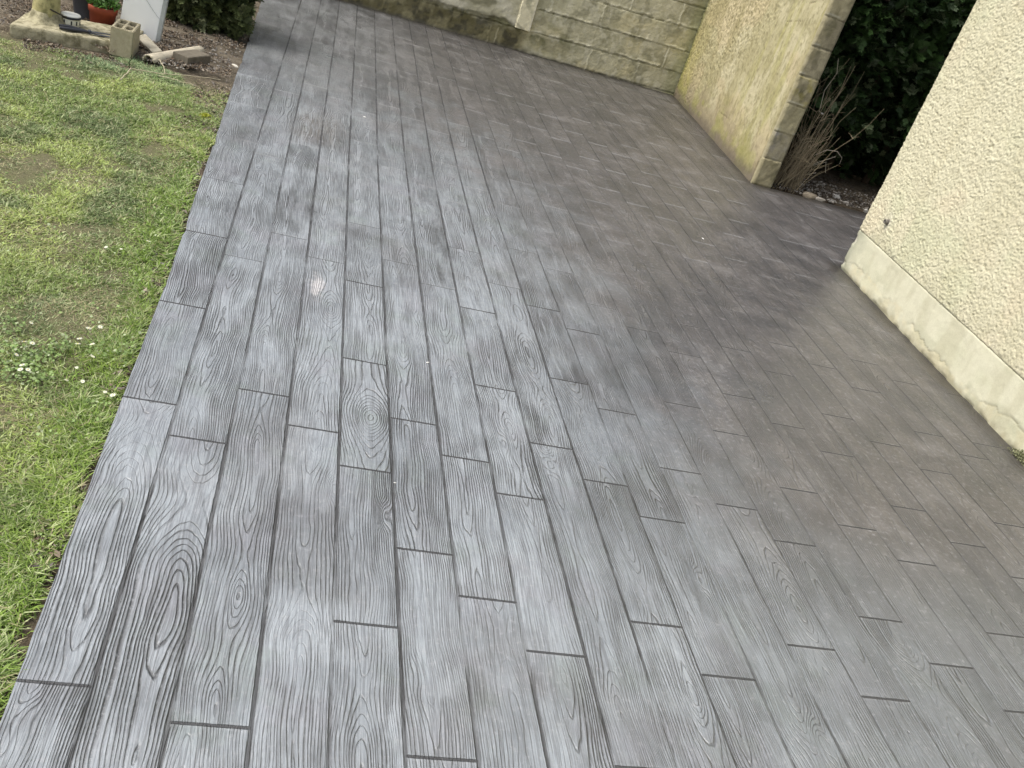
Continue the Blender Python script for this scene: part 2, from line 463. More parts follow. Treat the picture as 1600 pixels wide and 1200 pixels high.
# ------------------------------------------------------------------ ground sheet
def build_ground():
    # fine near the garden, reaching to the horizon
    xs = np.concatenate([[-400, -80, -20], np.linspace(-6, 8, 141), [20, 80, 400]])
    ys = np.concatenate([[-400, -80, -20], np.linspace(-4, 10, 141), [20, 80, 400]])
    X, Y = np.meshgrid(xs, ys, indexing='ij')
    Z = -0.035 + 0.02 * (fbm(X * 3, Y * 3, 3) - 0.5)
    # the beds behind lie a little higher and lumpy
    bed = sstep(5.75, 6.3, Y) * sstep(-0.50, -0.56, X) + sstep(6.62, 6.75, Y) * sstep(3.5, 3.6, X)
    Z = Z + bed * (0.03 + 0.02 * (fbm(X * 9, Y * 9, 9) - 0.3))
    lawn = sstep(-0.36, -0.50, X) * (1 - sstep(5.7, 6.2, Y))
    Z = Z + lawn * (0.012 + 0.018 * (fbm(X * 2.4, Y * 2.4, 21) - 0.5))
    nx, ny = X.shape
    idx = np.arange(nx * ny).reshape(nx, ny)
    F = np.stack([idx[:-1, :-1], idx[1:, :-1], idx[1:, 1:], idx[:-1, 1:]], -1).reshape(-1, 4)
    o = np_mesh('ground', np.stack([X, Y, Z], -1).reshape(-1, 3), F, None, M_SOIL, None, True)
    tag(o, kind='structure')
build_ground()

# ------------------------------------------------------------------ stamped concrete patio
X0, PW, PER = -0.35539, 0.15635, 1.216
def edge_x(y):
    return float(np.interp(y, [-3, 1.25, 2.4, 3.1, 3.8, 4.75, 5.7, 6.9, 8.3, 9.6], [-0.325, -0.335, -0.350, -0.354, -0.374, -0.396, -0.424, -0.450, -0.492, -0.53]))
def edge_chip(y):
    return edge_x(y) + 0.006 * (float(fbm(np.array([y * 9.0]), np.array([0.5]), 8)[0]) - 0.5) + 0.010 * float(sstep(0.72, 0.9, vnoise(np.array([y * 13.0]), np.array([3.5]), 9))[0])
def seam_x(s, y):
    x = X0 + s * PW
    if y > 5: x += PW * min(0.30, 0.042 * s) * (y - 5) / 4 * max(0, 1 - max(0, s - 14) / 10)
    return x
JOINTS = {0: [1.32, 2.33, 2.93], 1: [2.18, 3.39], 2: [1.25, 2.47, 3.69], 3: [2.32, 3.53], 4: [1.56, 2.16, 2.77, 3.38],
 5: [1.21, 1.84, 2.45, 3.66], 6: [1.69, 2.29, 3.50], 7: [1.53, 2.14, 2.75, 3.35], 8: [1.22, 2.44, 3.65], 9: [1.67, 2.28, 2.90, 3.50],
 10: [1.51, 2.13, 2.74, 3.35], 11: [1.20, 2.42, 3.65], 12: [1.65, 2.26, 2.88, 3.49, 4.09], 13: [1.49, 2.11, 2.73, 3.33, 3.94],
 14: [1.20, 1.80, 2.42, 3.04, 3.64], 15: [1.64, 2.25, 2.87, 3.49, 4.08], 16: [1.49, 2.10, 2.72, 3.33, 3.94], 17: [1.80, 2.42, 3.03, 3.65],
 18: [1.64, 2.25, 2.87, 3.50, 4.10], 19: [1.49, 2.10, 2.72, 3.34, 3.94], 20: [1.80, 2.42, 3.03, 3.65], 21: [1.68, 2.30, 2.90, 3.51, 4.10]}
def build_patio():
    me = bpy.data.meshes.new('patio')
    bm = bmesh.new()
    un = bm.loops.layers.uv.new('near'); uf = bm.loops.layers.uv.new('far')
    lr = bm.faces.layers.float.new('rnd'); la = bm.faces.layers.float.new('amp'); ls = bm.faces.layers.float.new('seam')
    l2 = bm.faces.layers.float.new('rnd2'); lj = bm.faces.layers.float.new('joint')
    def quad(xs, y0, y1, k, ystart, yend, rv, z=0.0):
        xa0, xb0, xa1, xb1 = xs
        vs = [bm.verts.new(p) for p in ((xa0, y0, z), (xb0, y0, z), (xb1, y1, z), (xa1, y1, z))]
        f = bm.faces.new(vs)
        w0, w1 = xb0 - xa0, xb1 - xa1
        for l, (u, v, c, d) in zip(f.loops, ((0, y0 - ystart, w0, yend - y0), (w0, y0 - ystart, 0, yend - y0), (w1, y1 - ystart, 0, yend - y1), (0, y1 - ystart, w1, yend - y1))):
            if k == 0:               # the outer board has no groove on its free edge
                u += 0.02
            l[un].uv = (u, v); l[uf].uv = (c, d)
        f[lr], f[l2], f[la], f[ls], f[lj] = rv
    YCUT = [5.02, 6.56]
    for k in range(0, 52):
        js = list(JOINTS.get(k, []))
        if not js:
            js = [1.2 + random.choice([0, .3, .46, .6]) + i * .61 for i in range(5)]
        step2 = len(js) > 2 and (js[-1] - js[-2] < 0.8)
        # the mats repeat up and down the patio
        while js[0] > -3.2: js.insert(0, js[0] - (0.608 if (step2 and random.random() < 0.8) else PER))
        while js[-1] < 9.9: js.append(js[-1] + (0.608 if (step2 and random.random() < 0.75) else PER))
        for a, b in zip(js[:-1], js[1:]):
            rv = (random.random(), random.random(), random.uniform(0.55, 0.95) * (1.0 if k < 11 else 0.8),
                  (random.uniform(0.85, 1.0) if k < 9 else random.uniform(0.25, 0.85)),
                  (1.0 if b < 4.3 else 0.15))
            extra = tuple(np.arange(0.9, 9.3, 0.06)) if k == 0 else ()
            cuts = [a] + [y for y in sorted((-1.5, 1.25, 2.4, 3.1, 3.8, 4.75, 5.0, 5.02, 5.7, 6.56, 6.9, 8.3, 9.36) + extra) if a < y < b] + [b]
            for y0, y1 in zip(cuts[:-1], cuts[1:]):
                ym = (y0 + y1) / 2
                if ym < -2.6 or ym > 9.36: continue
                xa = X0 + k * PW
                if xa > 3.55 and (ym > 6.56 or ym < 5.02): continue
                if k == 0: xs = (edge_chip(y0), seam_x(1, y0), edge_chip(y1), seam_x(1, y1))
                else: xs = (seam_x(k, y0), seam_x(k + 1, y0), seam_x(k, y1), seam_x(k + 1, y1))
                quad(xs, y0, y1, k, a, b, rv)
    bmesh.ops.remove_doubles(bm, verts=bm.verts[:], dist=0.0004)
    # slab thickness along the free left edge and the bed edge
    be = [e for e in bm.edges if len(e.link_faces) == 1]
    r = bmesh.ops.extrude_edge_only(bm, edges=be)
    for v in [g for g in r['geom'] if isinstance(g, bmesh.types.BMVert)]:
        v.co.z -= 0.10
    for f in [g for g in r['geom'] if isinstance(g, bmesh.types.BMFace)]:
        f[ls] = 0; f[la] = 0.2
        for l in f.loops: l[un].uv = (0.05, 0.05); l[uf].uv = (0.05, 0.05)
    bm.normal_update()
    up = [f for f in bm.faces if f.normal.z < -0.5]
    bmesh.ops.reverse_faces(bm, faces=up)
    bm.to_mesh(me); bm.free()
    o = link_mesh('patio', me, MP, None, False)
    tag(o, kind='structure')
build_patio()

# ------------------------------------------------------------------ house on the right
def build_house():
    A = np.array([3.412, 5.03]); B = np.array([3.10, -1.6])       # corner, towards and past the camera
    L = np.linalg.norm(A - B); U2 = (B - A) / L
    U = (U2[0], U2[1], 0); N = (U2[1], -U2[0], 0)
    if N[0] > 0: N = (-N[0], -N[1], 0)
    root = tag(empty('house', (A[0], A[1], 0)), 'cream roughcast house corner with smooth pale plinth beside the patio', 'house')
    OFF = Vector((A[0], A[1], 0))
    def rel(o): o.location = -OFF; return o
    HT, PH = 2.75, 0.268
    # roughcast
    nu, nw = int(L / 0.0046), int((HT - PH) / 0.0046)
    u = np.linspace(0, L, nu); w = np.linspace(PH, HT, nw)
    uu, ww = np.meshgrid(u, w, indexing='ij')
    n1 = vnoise(uu * 92 + 2 * fbm(uu * 24, ww * 24, 5, 2), ww * 108 + 2 * fbm(uu * 24 + 9, ww * 24, 6, 2), 11)
    n2 = vnoise(uu * 150, ww * 150, 12)
    n3 = fbm(uu * 5, ww * 5, 13)
    h = (0.0025 + 0.004 * n3) * n1 + 0.0055 * n2 + 0.004 * n3
    h -= 0.007 * sstep(0.03, 0.0, uu) * n2
    edge = sstep(PH + 0.008, PH, ww)
    h = h * (1 - 0.7 * edge)
    col = np.ones(uu.shape + (3,)) * np.array([0.62, 0.59, 0.43])
    t = fbm(uu * 3.2, ww * 3.2, 31)
    col = mixc(col, (0.64, 0.575, 0.42), sstep(0.45, 0.7, t) * 0.7)
    col = mixc(col, (0.54, 0.56, 0.38), sstep(0.45, 0.65, fbm(uu * 2.1, ww * 2.4, 41)) * 0.5)
    col = mixc(col, (0.24, 0.215, 0.13), sstep(0.44, 0.16, n1 * .4 + n2 * .6) * 0.50)     # shade in the pits, painted into the colour
    col = mixc(col, (0.46, 0.44, 0.34), sstep(0.10, 0.0, ww - PH) * sstep(0.4, 0.7, fbm(uu * 30, ww * 12, 51)) * 0.4)
    col = mixc(col, (0.50, 0.46, 0.31), sstep(0.45, 0.75, fbm(uu * 9, ww * 1.1, 42, 5)) * 0.30)
    col = mixc(col, (0.44, 0.42, 0.29), sstep(0.30, 0.0, ww - PH + 0.25 * (fbm(uu * 6, ww * 6, 43) - 0.5)) * sstep(0.35, 0.65, fbm(uu * 12, ww * 10, 44, 5)) * 0.35)
    # dirty patch round the old fitting
    fd = np.sqrt((uu - 0.25) ** 2 + (ww - 0.417) ** 2)
    col = mixc(col, (0.50, 0.48, 0.40), sstep(0.09, 0.02, fd + 0.04 * fbm(uu * 30, ww * 30, 61)) * 0.6)
    wall = relief('wall', (A[0], A[1], PH), U, (0, 0, 1), N, nu, nw, L, HT - PH, h, col, M_ROUGH, root, 0.15)
    rel(wall)
    # plinth: face 12 mm in front of the render with a soft top edge
    nu, nw = int(L / 0.008), 44
    u = np.linspace(0, L, nu); w = np.linspace(-0.03, PH + 0.001, nw)
    uu, ww = np.meshgrid(u, w, indexing='ij')
    h = 0.001 + 0.004 * (fbm(uu * 6, ww * 6, 71) - 0.5) + 0.0025 * fbm(uu * 40, ww * 40, 72)
    h -= 0.003 * sstep(PH - 0.005, PH, ww)
    h += 0.002 * fbm(uu * 3, ww * 12, 70)
    crack = 0.075 + 0.055 * (fbm(uu * 5.5, uu * 0, 73, 5) - 0.45) + 0.03 * np.sin(uu * 3.1 + 0.6) * sstep(0.1, .6, uu)
    crack = crack + 0.02 * (vnoise(uu * 26, uu * 0, 75) - .5) + 0.008 * (vnoise(uu * 70, uu * 0, 88) - .5)
    d = ww - crack
    below = sstep(0.004, -0.006, d)
    h += below * (-0.0005 + 0.0025 * (fbm(uu * 30, ww * 30, 74) - 0.45))
    on = np.exp(-(d / 0.0035) ** 2) * sstep(0.30, 0.6, vnoise(uu * 5, uu * 0, 76) + 0.12)
    h -= 0.003 * on
    h -= 0.008 * sstep(0.012, -0.012, ww - 0.016 * fbm(uu * 20, uu * 0, 77, 3) + 0.004) * sstep(0.3, 0.6, vnoise(uu * 15, ww * 30, 78))
    h -= 0.014 * sstep(0.05, 0.0, uu) * sstep(0.4, 0.65, fbm(uu * 20, ww * 20, 79))
    col = np.ones(uu.shape + (3,)) * np.array([0.60, 0.585, 0.445])
    col = mixc(col, (0.55, 0.545, 0.40), sstep(0.4, 0.7, fbm(uu * 4, ww * 7, 81)) * 0.8)
    col = mixc(col, (0.61, 0.58, 0.40), below * 0.35 * sstep(0.35, 0.6, fbm(uu * 12, ww * 12, 86)))
    gr = sstep(0.50, 0.66, fbm(uu * 9, ww * 14, 82)) * sstep(0.09, 0.0, np.abs(d))
    col = mixc(col, (0.30, 0.31, 0.20), gr * 0.35)
    col = mixc(col, (0.16, 0.145, 0.10), on * 0.6)
    col = mixc(col, (0.46, 0.44, 0.31), sstep(0.42, 0.7, fbm(uu * 14, ww * 5, 87, 5)) * 0.5)
    col = mixc(col, (0.60, 0.50, 0.29), below * sstep(0.42, 0.6, fbm(uu * 20, ww * 20, 89, 5)) * 0.2)
    col = mixc(col, (0.20, 0.18, 0.11), sstep(0.050, -0.005, ww + 0.06 * (fbm(uu * 22, ww * 22, 83) - 0.5)) * 0.6)
    col = mixc(col, (0.27, 0.28, 0.21), sstep(0.20, 0.02, uu + 0.12 * (fbm(uu * 16, ww * 10, 84) - 0.4)) * 0.7)
    pl = relief('plinth', (A[0], A[1], -0.03), U, (0, 0, 1), N, nu, nw, L, PH + 0.031, h, col, M_PLINTH, root, 0.14)
    rel(pl)
    # gable side along +x, seen only from a step aside
    L2 = 4.0
    nu, nw = 200, 130
    u = np.linspace(0, L2, nu); w = np.linspace(0, HT - PH, nw); uu, ww = np.meshgrid(u, w, indexing='ij')
    h = 0.008 * vnoise(uu * 40, ww * 40, 91)
    col = np.ones(uu.shape + (3,)) * np.array([0.70, 0.655, 0.50])
    g = relief('side_wall', (A[0] + 0.004, A[1] - 0.003, PH + 0.001), (1, 0, 0), (0, 0, 1), (0, 1, 0), nu, nw, L2, HT - PH - 0.002, h - 0.010, col, M_ROUGH, root, 0.13)
    rel(g)
    u = np.linspace(0, L2, nu); w = np.linspace(0, PH, 20); uu, ww = np.meshgrid(u, w, indexing='ij')
    col = np.ones(uu.shape + (3,)) * np.array([0.68, 0.66, 0.53])
    g = relief('side_plinth', (A[0] + 0.004, A[1] - 0.003, -0.02), (1, 0, 0), (0, 0, 1), (0, 1, 0), nu, 20, L2, PH + 0.018, 0.003 * fbm(uu * 8, ww * 8, 3), col, M_PLINTH, root, 0.12)
    rel(g)
    # small old pipe stub in the render
    e = 0.25
    P = Vector((A[0] + U2[0] * e, A[1] + U2[1] * e, 0.417)) - OFF
    bm = bmesh.new()
    prof = [(0.0185, 0.0), (0.0185, 0.010), (0.015, 0.014), (0.0135, 0.028), (0.0125, 0.031), (0.009, 0.031), (0.0085, 0.012), (0.0, 0.011)]
    add_lathe(bm, prof, 20, closed_ends=False)
    bmesh.ops.transform(bm, matrix=Matrix.Translation(P) @ Vector(N).to_track_quat('Z', 'Y').to_matrix().to_4x4(), verts=bm.verts[:])
    bm_obj('pipe_stub', bm, mat_simple('corroded_metal', (0.20, 0.185, 0.16), 0.6, 0.5, 0.45, 90, 0.001, (0.06, 0.05, 0.045), 0.4), root, True)
    return root
build_house()

# ------------------------------------------------------------------ back wall of blocks
def build_back_wall():
    XA, XB, Y, HT = -3.2, 3.62, 9.30, 1.95
    root = tag(empty('block_wall', (XA, Y, 0)), 'mossy breeze block garden wall across the far end of the patio', 'wall')
    L = XB - XA
    nu, nw = int(L / 0.008), int((HT + 0.05) / 0.008)
    u = np.linspace(XA, XB, nu); w = np.linspace(-0.05, HT, nw)
    x, z = np.meshgrid(u, w, indexing='ij')
    zb = z - 0.010 * (x - 2.7) / 0.9
    bh = 0.213
    course = np.floor((zb) / bh)
    offs = np.array([0.035, 0.43, 0.11, 0.33, 0.20, 0.48, 0.02, 0.30, 0.15, 0.4, 0.1, 0.2])
    ci = np.clip(course.astype(int) + 0, 0, 11)
    bl = 0.515
    xo = (x - 2.06 + offs[ci] * 0 + np.where(ci % 2 == 0, 0.0, 0.26) + 0.03 * (offs[ci] - .25))
    fz = (zb - course * bh); dz = np.minimum(fz, bh - fz)
    fx = np.mod(xo, bl); dx = np.minimum(fx, bl - fx)
    bid = np.floor(xo / bl) + course * 57
    wob = 0.009 * (fbm(x * 22, z * 22, 101) - 0.5) * 2
    jd = np.minimum(dz, dx + 0.004) + wob
    vert = dx < dz
    joint = sstep(0.0075, 0.003, jd)
    # mortar squeezed out above each bed joint
    ridge = np.exp(-((fz - 0.016 + wob * 2) / 0.0075) ** 2) * sstep(0.25, 0.6, vnoise(x * 11, course * 3.1, 102)) * (course > 0)
    ridgex = np.exp(-((fx - 0.014 + wob * 2) / 0.009) ** 2) * sstep(0.35, 0.6, vnoise(x * 3, course * 7.7 + z * 4, 103))
    btone = _hash(bid.astype(np.int64), bid.astype(np.int64) * 3, 5)
    joint = joint * np.where(vert, 0.45, 1.0)
    h = -0.008 * joint + 0.007 * ridge + 0.006 * ridgex + 0.006 * (btone - 0.5)
    h += 0.004 * fbm(x * 12, z * 12, 104) + 0.0035 * vnoise(x * 70, z * 70, 105)
    stk = sstep(0.45, 0.72, fbm(x * 16, z * 2.5, 151, 5))
    base = np.array([0.56, 0.53, 0.375])
    col = np.ones(x.shape + (3,)) * base
    col = mixc(col, (0.62, 0.59, 0.41), btone * 0.7)
    col = mixc(col, (0.46, 0.44, 0.30), sstep(0.45, 0.7, fbm(x * 4.2, z * 5, 106)) * 0.8)
    col = mixc(col, (0.64, 0.58, 0.36), sstep(0.5, 0.7, fbm(x * 3.1 + 5, z * 4, 107)) * 0.75)
    col = mixc(col, (0.70, 0.68, 0.53), np.clip(ridge + ridgex * 0.8, 0, 1) * 0.75)
    col = mixc(col, (0.20, 0.19, 0.11), joint * (0.25 + 0.6 * sstep(0.35, 0.65, vnoise(x * 9, z * 9, 150))))
    col = mixc(col, (0.25, 0.24, 0.16), sstep(0.48, 0.68, fbm(x * 7, z * 9 + 3, 108)) * 0.6)
    col = mixc(col, (0.34, 0.32, 0.20), stk * 0.45)
    col = mixc(col, (0.68, 0.65, 0.50), sstep(0.52, 0.70, fbm(x * 20 + 3, z * 14, 152, 5)) * 0.5)
    m0 = sstep(0.48, 0.68, fbm(x * 10, z * 13, 109)) * sstep(0.20, 0.0, np.abs(z - 0.20) ) * sstep(2.7, 2.0, x)
    col = mixc(col, (0.14, 0.14, 0.06), m0 * 0.85)
    # left part: lumpy grey render coat, its foot bare and dark with moss
    left = sstep(1.94, 1.925, x)
    rend = sstep(-0.012, 0.014, z - 0.235 + 0.10 * (fbm(x * 5, z * 5, 110) - 0.5)) * left
    hr = 0.012 + 0.007 * fbm(x * 30, z * 30, 111) + 0.006 * fbm(x * 6, z * 6, 112)
    h = h * (1 - rend) + hr * rend
    cr = np.ones(x.shape + (3,)) * np.array([0.50, 0.475, 0.34])
    cr = mixc(cr, (0.62, 0.59, 0.46), sstep(0.42, 0.62, fbm(x * 5, z * 8, 113)))
    cr = mixc(cr, (0.22, 0.21, 0.13), sstep(0.55, 0.75, fbm(x * 8, z * 8, 114)) * 0.8)
    col = col * (1 - rend[..., None]) + cr * rend[..., None]
    low = sstep(0.31, 0.15, z + 0.20 * (fbm(x * 6, z * 8, 115) - 0.5)) * sstep(2.03, 1.90, x + 0.08 * fbm(x * 9, z * 9, 1))
    moss = mixc(np.ones(x.shape + (3,)) * np.array([0.13, 0.115, 0.055]), (0.055, 0.05, 0.03), sstep(0.4, 0.65, fbm(x * 16, z * 16, 116)))
    moss = mixc(moss, (0.26, 0.235, 0.13), sstep(0.52, 0.7, fbm(x * 9, z * 5, 117)) * 0.8)
    t = low[..., None] * 0.92
    col = col * (1 - t) + moss * t
    drip = np.exp(-((x - 1.64 + 0.01 * vnoise(z * 30, z * 0, 4)) / 0.007) ** 2) * sstep(0.18, 0.14, z) * sstep(-.01, 0.02, z)
    col = mixc(col, (0.50, 0.46, 0.30), drip * 0.8)
    # darker foot
    col = mixc(col, (0.14, 0.135, 0.11), sstep(0.035, 0.0, z + 0.02 * (fbm(x * 12, z * 12, 118) - 0.5)) * 0.7)
    # green at the inner corner
    col = mixc(col, (0.26, 0.27, 0.12), sstep(0.22, 0.02, (3.56 - x) + 0.12 * (fbm(x * 14, z * 9, 119) - 0.3)) * 0.55)
    o = relief('blockwork', (XA, Y, -0.05), (1, 0, 0), (0, 0, 1), (0, -1, 0), nu, nw, L, HT + 0.05, h, col, M_BLOCKS, root, 0.19)
    o.location = (-XA, -Y, 0)
    # pale cement pier strip
    x0, x1, z0 = 1.785, 1.935, 0.205
    nu, nw = 40, 330
    uu, ww = np.meshgrid(np.linspace(0, x1 - x0, nu), np.linspace(0, HT - 0.02 - z0, nw), indexing='ij')
    h = 0.002 + 0.004 * fbm(uu * 30, ww * 30, 121)
    h -= 0.012 * sstep(0.018, 0.0, uu + 0.030 * (fbm(uu * 12, ww * 16, 122) - 0.5))
    h -= 0.010 * sstep(0.03, 0.0, ww + 0.5 * (uu - 0.06))
    c = np.ones(uu.shape + (3,)) * np.array([0.70, 0.65, 0.46])
    c = mixc(c, (0.44, 0.42, 0.29), sstep(0.45, 0.68, fbm(uu * 14, ww * 8, 123)))
    c = mixc(c, (0.70, 0.66, 0.52), sstep(x1 - x0 - 0.024, x1 - x0 - 0.006, uu) * 0.8)
    p = relief('cement_pier', (x0, Y - 0.034, z0), (1, 0, 0), (0, 0, 1), (0, -1, 0), nu, nw, x1 - x0, HT - 0.02 - z0, h, c, M_PLINTH, root, 0.03)
    p.location = (-XA, -Y, 0)
build_back_wall()

# ------------------------------------------------------------------ rendered wing wall
def build_wing():
    A = np.array([3.385, 6.565]); B = np.array([3.575, 9.285])
    L = np.linalg.norm(B - A); U2 = (B - A) / L
    U = np.array((U2[0], U2[1], 0)); N = np.array((-U2[1], U2[0], 0))
    HT = 1.95
    root = tag(empty('wing_wall', (A[0], A[1], 0)), 'yellowish rendered wing wall with bare block end and lichen stains', 'wall')
    OFF = Vector((A[0], A[1], 0))
    nu, nw = int(L / 0.0075), int((HT + 0.03) / 0.0075)
    u = np.linspace(0, L, nu); w = np.linspace(-0.03, HT, nw)
    uu, ww = np.meshgrid(u, w, indexing='ij')
    rgh = sstep(1.3, 2.1, uu + 1.2 * ww - 0.5 + 0.5 * (fbm(uu * 3, ww * 3, 201) - 0.5))
    h = 0.004 * fbm(uu * 9, ww * 9, 202) + (0.0015 + 0.0075 * rgh) * vnoise(uu * 66, ww * 66, 203) + 0.003 * vnoise(uu * 28, ww * 28, 204)
    # the render edge is broken next to the bare block end
    eu = uu - 0.012 - 0.030 * (fbm(uu * 4, ww * 9, 205) - 0.35) - 0.02 * sstep(0.6, 0.3, ww)
    h -= 0.020 * sstep(0.008, -0.004, eu)
    c = np.ones(uu.shape + (3,)) * np.array([0.43, 0.39, 0.235])
    c = mixc(c, (0.52, 0.475, 0.31), sstep(0.40, 0.62, fbm(uu * 2.6, ww * 2.2, 206)))
    c = mixc(c, (0.50, 0.42, 0.26), sstep(0.50, 0.66, fbm(uu * 2.2 + 7, ww * 3.4, 207)) * 0.6)
    streak = sstep(0.42, 0.80, fbm(uu * 13, ww * 1.6, 208, 5)) * sstep(1.4, 0.9, uu + 0.4 * ww - .1)
    c = mixc(c, (0.36, 0.34, 0.115), streak * 0.6)
    moss_y = sstep(0.55, 0.10, (L - uu) + 0.35 * (fbm(uu * 7, ww * 5, 209) - 0.5)) * sstep(1.2, 0.2, ww)
    c = mixc(c, (0.40, 0.35, 0.10), moss_y * 0.75)
    c = mixc(c, (0.14, 0.17, 0.05), sstep(0.09, 0.01, (L - uu) + 0.08 * (fbm(uu * 20, ww * 12, 210) - 0.4)) * 0.7)
    c = mixc(c, (0.30, 0.265, 0.13), sstep(0.42, 0.80, fbm(uu * 6 + 4, ww * 3, 230, 6)) * 0.55)
    c = mixc(c, (0.22, 0.20, 0.10), sstep(0.50, 0.74, fbm(uu * 40, ww * 30, 231, 5)) * 0.55)
    spots = sstep(0.60, 0.72, vnoise(uu * 42, ww * 42, 211)) * sstep(0.35, 0.6, fbm(uu * 4, ww * 4, 212)) * rgh
    c = mixc(c, (0.25, 0.22, 0.11), spots * 0.6)
    # low weathered band
    lo = sstep(0.42, 0.06, ww + 0.26 * (fbm(uu * 5, ww * 6, 213) - 0.5))
    lc = mixc(np.ones(uu.shape + (3,)) * np.array([0.27, 0.225, 0.14]), (0.27, 0.255, 0.09), sstep(0.42, 0.62, fbm(uu * 5 + 3, ww * 8, 214)))
    t = lo[..., None] * 0.8
    c = c * (1 - t) + lc * t
    c = mixc(c, (0.13, 0.11, 0.09), sstep(0.13, 0.01, ww + 0.06 * (fbm(uu * 14, ww * 14, 215) - 0.5)) * 0.75)
    # a few scratches
    for (u0, z0, u1, z1) in ((0.62, 1.12, 0.30, 1.18), (1.05, 1.0, 1.05, 1.10), (0.42, 0.72, 0.40, 0.84), (0.35, 1.30, 0.2, 1.34), (1.3, 0.22, 0.95, 0.24)):
        px, pz = uu - u0, ww - z0; dx, dz = u1 - u0, z1 - z0; tt = np.clip((px * dx + pz * dz) / (dx * dx + dz * dz), 0, 1)
        dd = np.hypot(px - tt * dx, pz - tt * dz) + 0.006 * (vnoise(uu * 40, ww * 40, 9) - .3)
        s = sstep(0.006, 0.001, dd); h -= 0.004 * s; c = mixc(c, (0.18, 0.15, 0.08), s * 0.75)
    fac = relief('rendered_face', (A[0], A[1], -0.03), U, (0, 0, 1), N, nu, nw, L, HT + 0.03, h, c, M_ROUGH, root, 0.02)
    fac.location = -OFF
    # block core showing at the end
    T = 0.172
    E = A - np.array([N[0], N[1]]) * 0.0 + np.array([0.0, -0.006])
    nu, nw = 28, 300
    lu = T
    uu, ww = np.meshgrid(np.linspace(0, lu, nu), np.linspace(-0.03, HT - 0.01, nw), indexing='ij')
    bh = 0.212
    zc = ww + 0.010 * (vnoise(ww * 3, uu * 5, 221) - 0.5)
    ce = np.floor(zc / bh); fz = zc - ce * bh; dz = np.minimum(fz, bh - fz) + 0.006 * (fbm(uu * 30, ww * 30, 222) - 0.5)
    j = sstep(0.008, 0.002, dz + 0.006 * (vnoise(uu * 18, ww * 40, 233) - 0.3))
    tone = _hash(ce.astype(np.int64), ce.astype(np.int64), 4)
    h = -0.007 * j + 0.007 * fbm(uu * 25, ww * 25, 223) + 0.012 * (tone - 0.5) * 0.8
    h -= 0.012 * sstep(0.016, 0.0, np.minimum(uu, lu - uu) + 0.012 * (fbm(uu * 20, ww * 24, 224) - 0.5))
    c = np.ones(uu.shape + (3,)) * np.array([0.30, 0.27, 0.19])
    c = mixc(c, (0.27, 0.245, 0.155), tone)
    c = mixc(c, (0.34, 0.32, 0.27), (np.abs(ce - 1) < .1) * 1.0)
    c = mixc(c, (0.40, 0.38, 0.24), (np.abs(ce - 2) < .1) * 0.8)
    c = mixc(c, (0.42, 0.37, 0.12), (np.abs(ce - 3) < .1) * sstep(0.35, 0.6, fbm(uu * 14, ww * 14, 225)) * 0.8)
    c = mixc(c, (0.16, 0.15, 0.08), sstep(0.48, 0.7, fbm(uu * 13, ww * 11, 226)) * 0.6)
    c = mixc(c, (0.14, 0.13, 0.09), j * 0.5)
    c = mixc(c, (0.44, 0.40, 0.27), sstep(0.50, 0.66, fbm(uu * 18, ww * 9, 234)) * 0.7)
    c = mixc(c, (0.40, 0.355, 0.22), sstep(0.35, 0.6, fbm(uu * 9, ww * 5, 235, 5)) * 0.55)
    c = mixc(c, (0.48, 0.46, 0.36), np.exp(-((fz - 0.018) / 0.007) ** 2) * sstep(0.45, 0.6, vnoise(uu * 12, ce * 4.4, 227)) * 0.8)
    c = mixc(c, (0.40, 0.36, 0.23), sstep(0.016, 0.0, uu + 0.03 * (fbm(uu * 10, ww * 9, 228) - 0.5)) * 0.7)
    e = relief('block_end', (E[0] + 0.001, E[1], -0.03), (1, 0, 0), (0, 0, 1), (0, -1, 0), nu, nw, lu, HT + 0.02, h, c, M_BLOCKS, root, 0.03)
    e.location = -OFF
    # core body behind both faces
    bm = bmesh.new()
    z0, z1 = -0.03, HT - 0.012
    q = [Vector((A[0] + 0.021, A[1] + 0.015, 0)), Vector((A[0] + T, A[1] + 0.015, 0)), Vector((B[0] + T, B[1], 0)), Vector((B[0] + 0.021, B[1], 0))]
    lo_ = [bm.verts.new(v + Vector((0, 0, z0))) for v in q]; hi_ = [bm.verts.new(v + Vector((0, 0, z1))) for v in q]
    bm.faces.new(hi_); bm.faces.new(lo_[::-1])
    for i in range(4): bm.faces.new((lo_[i], lo_[(i + 1) % 4], hi_[(i + 1) % 4], hi_[i]))
    b = bm_obj('block_core', bm, mat_simple('grey_blocks', (0.30, 0.28, 0.21), 0.95, 0.1, 0.4, 12, 0.003), root)
    b.location = -OFF
build_wing()

